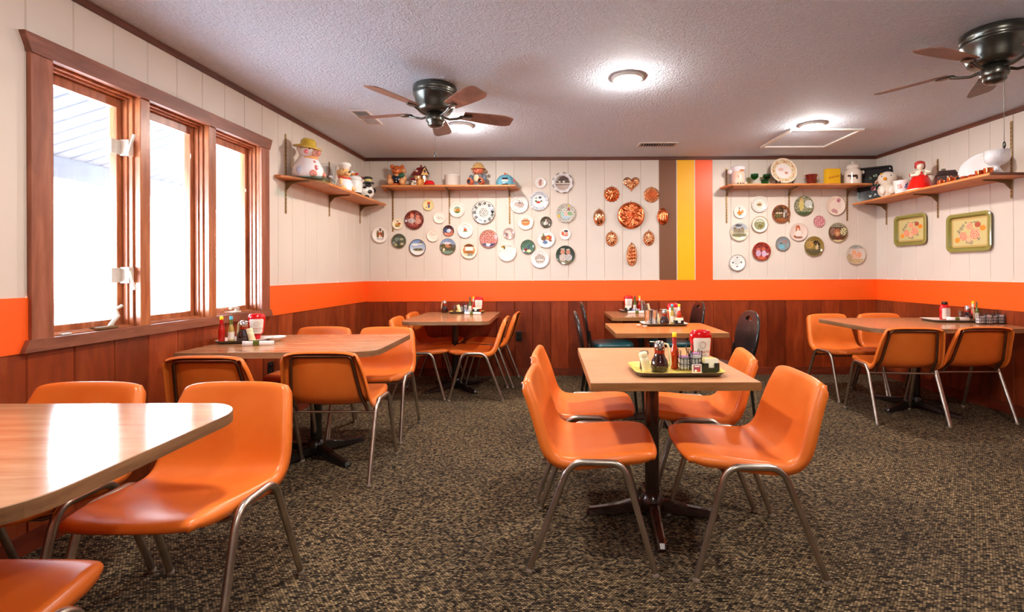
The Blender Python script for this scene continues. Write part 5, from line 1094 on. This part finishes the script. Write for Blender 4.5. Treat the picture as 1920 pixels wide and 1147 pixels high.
# ---------------- things on the tables ----------------
TZ=TH+.001; KZ=TH+.007
def px(p,Y): return (p-CX)/FPX*Y
def multi(parts,name='x'):
    r=bpy.data.objects.new(name,None); COL.objects.link(r); made={}
    for p in parts:
        mb=MB(); p[1](mb); o=mb.build(p[0],p[2],made.get(p[3],r) if len(p)>3 else r); made[p[0]]=o
    return r
KRX,KRY=.05,.030
KP=[(.42,0),(.46,.002),(.46,.022),(.5,.028),(.72,.036),(.84,.05),(.90,.075),(.95,.10),(1,.125),(1,.143),(.93,.157),(.75,.165),(.45,.168),(.001,.1685)]
def kr(z):
    for a,b in zip(KP,KP[1:]):
        if a[1]<=z<=b[1]: return a[0]+(b[0]-a[0])*(z-a[1])/(b[1]-a[1]+1e-9)
    return 1
def bend(o,rx,ry,off=.0009):
    for v in o.data.vertices:
        x,z=v.co.x,v.co.y; k=kr(o.location.z+z); u=max(-.97,min(.97,x/(rx*k))); 
        o_y=-ry*k*math.sqrt(1-u*u)-off-(v.co.z+.0004)*.3
        v.co=(x, o_y, z)
    o.rotation_euler=(0,0,0); o.location=(0,0,o.location.z); return o
def mk_ketchup():
    def body(mb): mb.lathe([(r*KRX,z) for r,z in KP[3:]]+[],n=40,sy=KRY/KRX); mb.lathe([(.001,.028),(KRX*.5,.028)],n=40,sy=KRY/KRX)
    def cap(mb): mb.lathe([(.001,0),(.021,0),(.0225,.002),(.0225,.022),(.02,.0275),(.001,.028)],n=28)
    def lab(mb):
        vs=[];fs=[];A=14;Z=12
        for j in range(Z+1):
            t=j/Z; z=.036+.097*t; k=kr(z); hw=.95 if 0<j<Z else .80
            for i in range(A+1):
                a=-PI/2+(i/A-.5)*2*hw; vs.append(((KRX*k+.0006)*math.cos(a),(KRY*k+.0006)*math.sin(a),z))
        for j in range(Z):
            for i in range(A): fs.append([j*(A+1)+i,j*(A+1)+i+1,(j+1)*(A+1)+i+1,(j+1)*(A+1)+i])
        mb.add(vs,fs)
    r=multi([('bottle_body',body,M['redplastic']),('cap',cap,M['redplastic']),('front_label',lab,M['label'])],'ketchup_bottle')
    lb=[c for c in r.children if c.name.startswith('front_label')][0]
    for b,s,z,m in (('TOMATO',.017,.068,'redink'),('KETCHUP',.009,.054,'greyink')):
        t=text(b,s,lb,(0,0,z),(0,0,0),M[m],'lettering',.0002); bend(t,KRX,KRY)
    mb=MB(); pts=[]
    for k in range(28):
        a=2*PI*k/28; R_=.0145*(1-.1*math.cos(2*a)); x=R_*math.cos(a); z=.101+R_*math.sin(a)*.95; kk=kr(z); pts.append((x,-KRY*kk*math.sqrt(1-(x/(KRX*kk))**2)-.0012,z))
    mb.tube(pts,.0006,5,closed=True); q=[(x*.4+.002,y-.0004,.112+(z-.101)*.25) for x,y,z in pts]; mb.tube(q,.0005,5,closed=True); mb.build('tomato_mark',M['redink'],lb)
    return r
def mk_upright_ketchup():
    def body(mb): mb.lathe([(.001,0),(.036,0),(.042,.004),(.043,.04),(.044,.08),(.042,.11),(.034,.128),(.02,.136),(.001,.138)],n=36,sy=.66)
    def cap(mb): mb.lathe([(.018,.134),(.0225,.136),(.0225,.158),(.001,.159)],n=28)
    def lab(mb):
        vs=[];A=10
        for z in (.008,.05,.095,.104):
            hw=.95 if z<.1 else .7
            for i in range(A+1): a=-PI/2+(i/A-.5)*2*hw; vs.append((.0448*math.cos(a),.0448*.66*math.sin(a),z))
        mb.add(vs,[[j*(A+1)+i,j*(A+1)+i+1,(j+1)*(A+1)+i+1,(j+1)*(A+1)+i] for j in range(3) for i in range(A)])
    def lines(mb):
        for z,w in ((.092,.018),(.084,.024),(.070,.026),(.062,.026),(.054,.022),(.040,.026),(.032,.024),(.024,.018)): mb.box((0,-.0300,z),(w,.0012,.0016))
    return multi([('bottle_body',body,M['redplastic']),('cap',cap,M['blackplastic']),('back_label',lab,M['label']),('printed_lines',lines,M['greyink'],'back_label')],'ketchup_bottle')
def mk_sauce(body_m,cap_m,lab_m,neck_m,h=.165):
    s=h/.165
    def mk():
        def body(mb): mb.at(sc=s).lathe([(.001,0),(.0165,0),(.018,.003),(.018,.072),(.016,.086),(.010,.105),(.0085,.118),(.0085,.145),(.001,.146)],n=24)
        def cap(mb): mb.at(sc=s).lathe([(.0095,.143),(.0105,.145),(.0095,.164),(.001,.165)],n=20)
        def nk(mb): mb.at(sc=s).lathe([(.0102,.112),(.0098,.118),(.0098,.143),(.0102,.144)],n=20)
        def lab(mb): mb.at(sc=s).lathe([(.0184,.018),(.0184,.066)],n=24)
        P=[('bottle_body',body,body_m),('cap',cap,cap_m),('neck_label',nk,neck_m)]
        if lab_m: P.append(('body_label',lab,lab_m))
        return multi(P,'sauce_bottle')
    return mk
def mk_syrup():
    def body(mb): mb.lathe([(.001,0),(.03,0),(.037,.006),(.038,.03),(.034,.048),(.024,.066),(.021,.08),(.022,.098),(.001,.099)],n=32,mi=0)
    def upper(mb): mb.lathe([(.0215,.074),(.0213,.08),(.0224,.0985),(.022,.1)],n=32)
    def lid(mb):
        mb.lathe([(.0235,.095),(.0245,.104),(.023,.112),(.020,.126),(.014,.132),(.001,.134)],n=28); mb.box((-.03,0,.128),(.022,.01,.003),.001)
    def hd(mb): mb.tube([(.018,0,.122),(.034,0,.118),(.040,0,.10),(.045,0,.06),(.046,0,.035),(.043,0,.02)],[.004,.005,.006,.006,.006,.005],8)
    return multi([('pitcher_body',body,M['syrup']),('amber_neck',upper,M['amber']),('metal_lid',lid,M['chrome']),('handle',hd,M['creamplastic'])],'syrup_pitcher')
def mk_shaker(m,h=.085):
    def mk():
        def b(mb): mb.lathe([(.001,0),(.0185,0),(.020,.003),(.0185,h*.5),(.0185,h*.8),(.001,h*.81)],n=24)
        def t(mb): mb.lathe([(.0195,h*.79),(.0195,h*.93),(.016,h),(.001,h)],n=24)
        def d(mb):
            for k in range(6): mb.ell((.008*math.cos(k*1.047),.008*math.sin(k*1.047),h),.0012,6)
        return multi([('shaker_body',b,m),('shaker_top',t,m),('pour_holes',d,M['dark'],'shaker_top')],'shaker')
    return mk
def mk_tumbler():
    def b(mb): mb.lathe([(.001,0),(.02,0),(.021,.003),(.0235,.118),(.0245,.12),(.022,.12),(.0195,.006),(.001,.006)],n=28)
    return multi([('cup_wall',b,M['chrome'])],'metal_cup')
def mk_holder():
    def b(mb):
        w,d,h,t=.034,.026,.04,.0025
        mb.box((0,0,t/2),(2*w,2*d,t)); mb.box((-w,0,h/2),(t,2*d,h)); mb.box((w,0,h/2),(t,2*d,h)); mb.box((0,d,h/2),(2*w,t,h))
        for s in (-1,1): mb.box((s*w*.68,-d,h/2),(w*.62,t,h))
        mb.box((0,-d,h*.25),(2*w,t,h*.5))
    def pk(mb):
        rnd=random.Random(2)
        for i in range(11):
            y=-.020+.004*i; mb.box((rnd.uniform(-.003,.003),y,.029+rnd.uniform(-.002,.005)),(.058,.0026,.05),rz=rnd.uniform(-.06,.06),col=((238,226,160) if i%3 else (244,240,230)))
    return multi([('holder_box',b,M['blackplastic']),('sugar_packets',pk,M['matt'])],'packet_holder')
def mk_caddy(w=.048,cols=((232,228,236),(150,96,150))):
    def mk():
        def wire(mb):
            r=.0016
            for z in (.006,.03,.055):
                for s in (-1,1):
                    c=s*w*.52; hw=w*.44
                    mb.tube([(c-hw,-.026,z),(c+hw,-.026,z),(c+hw,.026,z),(c-hw,.026,z)],r,5,closed=True)
            for s in (-1,1):
                c=s*w*.52
                for q in (-.44,-.15,.15,.44):
                    for y in (-.026,.026):
                        if abs(q)>.4: 
                            X=c+q*w; mb.tube([(X,y,.004),(X,y,.085),(X+.002,y*.8,.092),(X+.004,y*.6,.085),(X+.004,y*.6,.05)],r,5)
                        else: mb.tube([(c+q*w,y,.004),(c+q*w,y,.056)],r,5)
                mb.tube([(c-.44*w,0,.006),(c+.44*w,0,.006)],r,5)
        def hd(mb): mb.tube([(0,0,.004),(0,0,.07),(-.012,0,.085),(-.016,0,.10),(-.008,0,.114),(.006,0,.116),(.016,0,.106),(.015,0,.09),(.002,0,.07)],.0022,6)
        def jel(mb):
            for s in (-1,1):
                for k in range(4 if s<0 else 5):
                    mb.box((s*w*.52,0,.014+k*.0135),(w*.74,.04,.009),.002,col=cols[0]); mb.box((s*w*.52,0,.0195+k*.0135),(w*.84,.044,.0018),.0005,col=(244,242,244) if k<3+(s>0) else cols[1])
        return multi([('wire_frame',wire,M['black']),('loop_handle',hd,M['black'],'wire_frame'),('jam_cups',jel,M['matt'])],'jam_caddy')
    return mk
def mk_jam():
    def b(mb): mb.box((0,0,.02),(.036,.012,.036),.002,col=(236,232,236)); 
    def l(mb): mb.box((0,-.0068,.02),(.040,.0014,.040),.0005,col=(236,230,236)); mb.box((0,-.0078,.0225),(.031,.0008,.028),col=(160,70,110)); mb.ell((.006,-.0085,.014),(.007,.001,.007),10,col=(206,60,50)); mb.ell((-.006,-.0085,.012),(.006,.001,.006),10,col=(240,232,236)); mb.box((0,-.0083,.031),(.022,.0006,.005),col=(240,236,240))
    return multi([('cup',b,M['matt']),('foil_lid',l,M['matt'])],'jam_cup')
def mk_tray(w,d,top,under):
    def mk():
        def rr(hx,hy,rad,z,n=7):
            o=[]
            for sx,sy,a0 in ((-1,-1,180),(1,-1,270),(1,1,0),(-1,1,90)):
                for i in range(n+1):
                    a=math.radians(a0+90*i/n); o.append((sx*(hx-rad)+rad*math.cos(a),sy*(hy-rad)+rad*math.sin(a),z))
            return o
        hx,hy=w/2,d/2
        def t(mb):
            R=[rr(hx-.026,hy-.026,.03,.0045),rr(hx-.018,hy-.018,.035,.008),rr(hx-.006,hy-.006,.045,.0185),rr(hx,hy,.05,.020)]
            n=len(R[0]); vs=[p for q in R for p in q]; mb.add(vs,[[i for i in range(n)]]+[[k*n+j,k*n+(j+1)%n,(k+1)*n+(j+1)%n,(k+1)*n+j] for k in range(3) for j in range(n)])
        def u(mb):
            R=[rr(hx-.03,hy-.03,.028,.0005),rr(hx-.016,hy-.016,.036,.003),rr(hx-.003,hy-.003,.047,.0165),rr(hx,hy,.05,.0199)]
            n=len(R[0]); vs=[p for q in R for p in q]; mb.add(vs,[[i for i in range(n)][::-1]]+[[k*n+j,k*n+(j+1)%n,(k+1)*n+(j+1)%n,(k+1)*n+j] for k in range(3) for j in range(n)])
        return multi([('tray_surface',t,M[top]),('tray_underside',u,M[under])],'condiment_tray')
    return mk
def mk_napkin():
    def b(mb): mb.lathe([(.001,-.085),(.013,-.085),(.015,-.02),(.0145,.04),(.018,.085),(.001,.086)],n=14,sx=1,sy=.62); mb.v=[(z,y,x_) for x_,y,z in mb.v]; mb.v=[(a,b_,c+.012) for a,b_,c in mb.v]
    def bd(mb): mb.lathe([(.0165,-.006),(.0168,0),(.0165,.028)],n=14,sy=.68); mb.v=[(z,y,x_+.012) for x_,y,z in mb.v]
    def h(mb): mb.box((-.088,0,.012),(.02,.012,.004),.001)
    return multi([('paper_napkin',b,M['paper']),('napkin_band',bd,M['olive']),('cutlery_tip',h,M['chrome'])],'napkin_roll')
def mk_creamer():
    def b(mb): mb.lathe([(.001,0),(.012,0),(.016,.016),(.019,.017),(.019,.0185),(.001,.0195)],n=20)
    return multi([('cup',b,M['paper'])],'creamer_cup')
def mk_dish():
    def b(mb): mb.lathe([(.001,0),(.028,0),(.032,.004),(.062,.024),(.066,.026),(.064,.028),(.03,.008),(.001,.007)],n=36)
    return multi([('dish',b,M['paper'])],'saucer_dish')
def mk_packets(c1,c2):
    def mk():
        def b(mb):
            rnd=random.Random(9)
            for i in range(9):
                q=(i-4)*.0085; mb.at(q,rnd.uniform(-.006,.006),.017,rnd.uniform(-.3,.3),0,.5*(i-4)/4); mb.box((0,0,0),(.0035,.045,.03),col=(244,244,246) if i%3 else c1)
        def l(mb): mb.box((0,0,.002),(.09,.05,.003),.001)
        return multi([('packet_fan',b,M['matt']),('paper_base',l,M['paper'])],'sugar_packets')
    return mk
QS=(CAMH-TH)/(CAMH-.737)
def on(key,mk,label,cat,x,y,z=KZ,rz=0,group=None): return inst(key,mk,label,cat,(x*QS,y*QS,z),rz,group)
SC_HOT=('hot',mk_sauce(M['hot'],M['yellow'],None,M['redink'],.162)); SC_RED=('redsauce',mk_sauce(M['redsauce'],M['yellow'],None,M['redplastic'],.165))
SC_VIN=('vinegar',mk_sauce(M['vinegar'],M['tealcap'],M['label'],M['olive'],.165)); SC_OLV=('olive',mk_sauce(M['olive'],M['brownplastic'],M['label'],M['olive'],.165)); SC_RLB=('redlabel',mk_sauce(M['hot'],M['yellow'],M['redplastic'],M['label'],.165))
CREAM=('cream',mk_shaker(M['creamplastic'])); BROWN=('brown',mk_shaker(M['brownplastic'],.08))
# central table
on('tray1',mk_tray(.385,.27,'yellowtray','greytray'),'yellow oblong tray of condiments on the central table','tray',.531,2.09,TZ)
o=on(*CREAM,'cream shaker leaning over at the left end of the yellow tray','shaker',px(1213,2.03),2.03,KZ+.008,.5); o.rotation_euler=(0,-.26,.3)
on(*BROWN,'brown shaker standing behind the leaning cream one on the yellow tray','shaker',px(1207,2.13),2.13)
on('syrup',mk_syrup,'syrup pitcher with chrome lid on the yellow tray','pitcher',px(1236,2.07),2.07,KZ,-.25)
on(*SC_HOT,'yellow capped hot sauce bottle standing in the yellow tray','bottle',px(1264,2.13),2.13)
on('caddy',mk_caddy(),'black wire jam caddy with loop handle on the yellow tray','caddy',px(1292,2.09),2.09)
on('jam',mk_jam,'single jam cup with purple lid propped against the wire caddy, yellow tray','jam cup',px(1305,2.02),2.02,KZ,.08)
on('ketchup',mk_ketchup,'large red tomato ketchup bottle on the yellow tray','ketchup bottle',px(1313,2.175),2.175,KZ,.05)
on('holder',mk_holder,'black holder of pale sugar packets at the right end of the yellow tray','packet holder',px(1329,2.06),2.06,KZ,.06)
# honey coloured middle table
on('tray2',mk_tray(.37,.24,'whitetray','greytray'),'pale tray of condiments on the honey coloured table','tray',.905,3.90,TZ)
on('cup',mk_tumbler,'shiny metal cup on the honey coloured table tray, left of the pair','cup',px(1214,3.85),3.85,KZ,0,'metal cups'); on('cup',mk_tumbler,'shiny metal cup on the honey coloured table tray, right of the pair','cup',px(1227,3.86),3.86,KZ,0,'metal cups')
on(*CREAM,'cream shaker behind the syrup on the honey coloured table','shaker',px(1235,3.94),3.94)
on('syrup',mk_syrup,'syrup pitcher with chrome lid on the honey coloured table','pitcher',px(1245.5,3.82),3.82,KZ,-.2)
on('ketchup',mk_ketchup,'red ketchup bottle on the honey coloured table','ketchup bottle',px(1262,3.985),3.985,KZ,0)
on(*SC_VIN,'pale bottle with blue green cap on the honey coloured table','bottle',px(1260,3.92),3.92); on(*SC_RLB,'yellow capped red labelled sauce bottle on the honey coloured table','bottle',px(1273,3.91),3.91)
on('holder',mk_holder,'black packet holder on the honey coloured table','packet holder',px(1272,3.83),3.83)
on('caddy',mk_caddy(),'black wire caddy behind the two metal cups','caddy',px(1221,3.95),3.95)
on('creamer',mk_creamer,'small white creamer cup lying left of the pale tray, the farther one','creamer cup',px(1197,3.76),3.76,TZ,0,'creamer cups'); on('creamer',mk_creamer,'small white creamer cup left of the pale tray, the nearer one','creamer cup',px(1208.5,3.69),3.69,TZ,0,'creamer cups')
# farthest middle table
on('tray2',None,'pale tray of condiments on the farthest middle table','tray',.925,5.20,TZ)
on('ketchup',None,'red ketchup bottle on the farthest middle table','ketchup bottle',px(1178,5.25),5.25)
on('holder',None,'black packet holder in front of the farthest ketchup bottle','packet holder',px(1177,5.15),5.15)
on('olive',SC_OLV[1],'olive bottle beside the ketchup on the farthest middle table','bottle',px(1190,5.24),5.24); on('redlabel',None,'yellow capped sauce bottle on the farthest middle table','bottle',px(1199,5.24),5.24)
on('cup',None,'metal cup on the farthest middle table','cup',px(1205,5.18),5.18,KZ-.004,0,'metal cups')
on('packets',mk_packets((120,140,200),0),'fan of white and blue packets on the farthest middle table','packets',px(1192,5.13),5.13)
on('napkin',mk_napkin,'rolled paper napkin on the farthest middle table','napkin',px(1192,4.98),4.98,TZ)
on('cream',None,'cream shaker on the farthest middle table','shaker',px(1217,5.16),5.16,KZ); on('brown',None,'brown shaker on the farthest middle table','shaker',px(1211,5.10),5.12,KZ)
# back left table
on('syrup',None,'syrup pitcher standing alone at the left of the back left table','pitcher',px(833.5,5.17),5.17,TZ,2.6)
on('tray3',mk_tray(.37,.22,'yellowtray','greytray'),'yellow tray of condiments on the back left table','tray',-.865,5.13,TZ)
on('brown',None,'brown shaker on the back left table tray','shaker',px(852,5.12),5.12); on('cream',None,'cream shaker on the back left table tray','shaker',px(862,5.10),5.10)
on('caddy',None,'black wire caddy on the back left table tray','caddy',px(869,5.19),5.19); on('packets',None,'fan of white and blue packets on the back left table tray','packets',px(877,5.08),5.08)
on('olive',None,'olive bottle on the back left table','bottle',px(881,5.18),5.18); on('redlabel',None,'yellow capped sauce bottle on the back left table','bottle',px(887.5,5.19),5.19); on('ketchup',None,'red ketchup bottle on the back left table','ketchup bottle',px(897.5,5.14),5.14); on('holder',None,'black packet holder on the back left table','packet holder',px(892,5.06),5.065)
on('napkin',None,'rolled paper napkin with green band on the back left table','napkin',px(886,4.92),4.92,TZ,PI)
# window table
on('tray5',mk_tray(.30,.24,'whitetray','greytray'),'pale tray of condiments on the window table','tray',-1.89,3.055,TZ,.2)
on('redsauce',SC_RED[1],'yellow capped bottle of bright red sauce on the window table','bottle',px(415,2.975),2.975); on('vinegar',None,'pale bottle with blue green cap on the window table','bottle',px(433,2.985),2.985)
on('syrup',None,'dark syrup pitcher with chrome lid on the window table','pitcher',px(456,3.02),3.02,KZ,2.9); on('cream',None,'cream shaker on the window table beside the ketchup','shaker',px(473,3.02),3.02)
on('ketchup',None,'red tomato ketchup bottle on the window table','ketchup bottle',px(481,3.13),3.13,KZ,.45)
on('napkin',None,'rolled paper napkin with green band on the window table','napkin',px(484,2.89),2.89,TZ,PI+.3)
on('dish',mk_dish,'shallow white dish on the window table','dish',px(515,3.08),3.08,TZ); on('creamer',None,'white creamer cup resting in the shallow dish','creamer cup',px(516,3.08),3.08,TZ+.009,0,'creamer cups')
# right table
on('tray4',mk_tray(.46,.26,'whitetray','greytray'),'pale tray of condiments on the right table near the wall','tray',3.38,4.09,TZ,-.12)
on('ketchup2',mk_upright_ketchup,'upright dark capped ketchup bottle with printed back label','ketchup bottle',px(1771,4.17),4.17)
on('packets',None,'fan of white packets on the right table tray','packets',px(1788,4.04),4.04,KZ,.1); on('napkin',None,'rolled paper napkin on the right table tray','napkin',px(1797,3.98),3.985,KZ+.012,PI-.1)
on('brown',None,'brown shaker on the right table tray','shaker',px(1801,4.13),4.13); on('syrup',None,'syrup pitcher with chrome lid on the right table','pitcher',px(1814,4.06),4.06,KZ,-.3)
on('redlabel',None,'yellow capped sauce bottle on the right table','bottle',px(1824,4.13),4.13); on('olive',None,'olive bottle with brown cap on the right table','bottle',px(1832,4.1),4.10)
on('caddy2',mk_caddy(.052,((232,228,236),(206,190,200))),'black wire jam caddy on the right table, left of the pair','caddy',px(1844,3.86),3.86,TZ,-.1,'wire caddies on the right table'); on('caddy2',None,'black wire jam caddy on the right table, right of the pair','caddy',px(1867,3.88),3.88,TZ,-.1,'wire caddies on the right table')
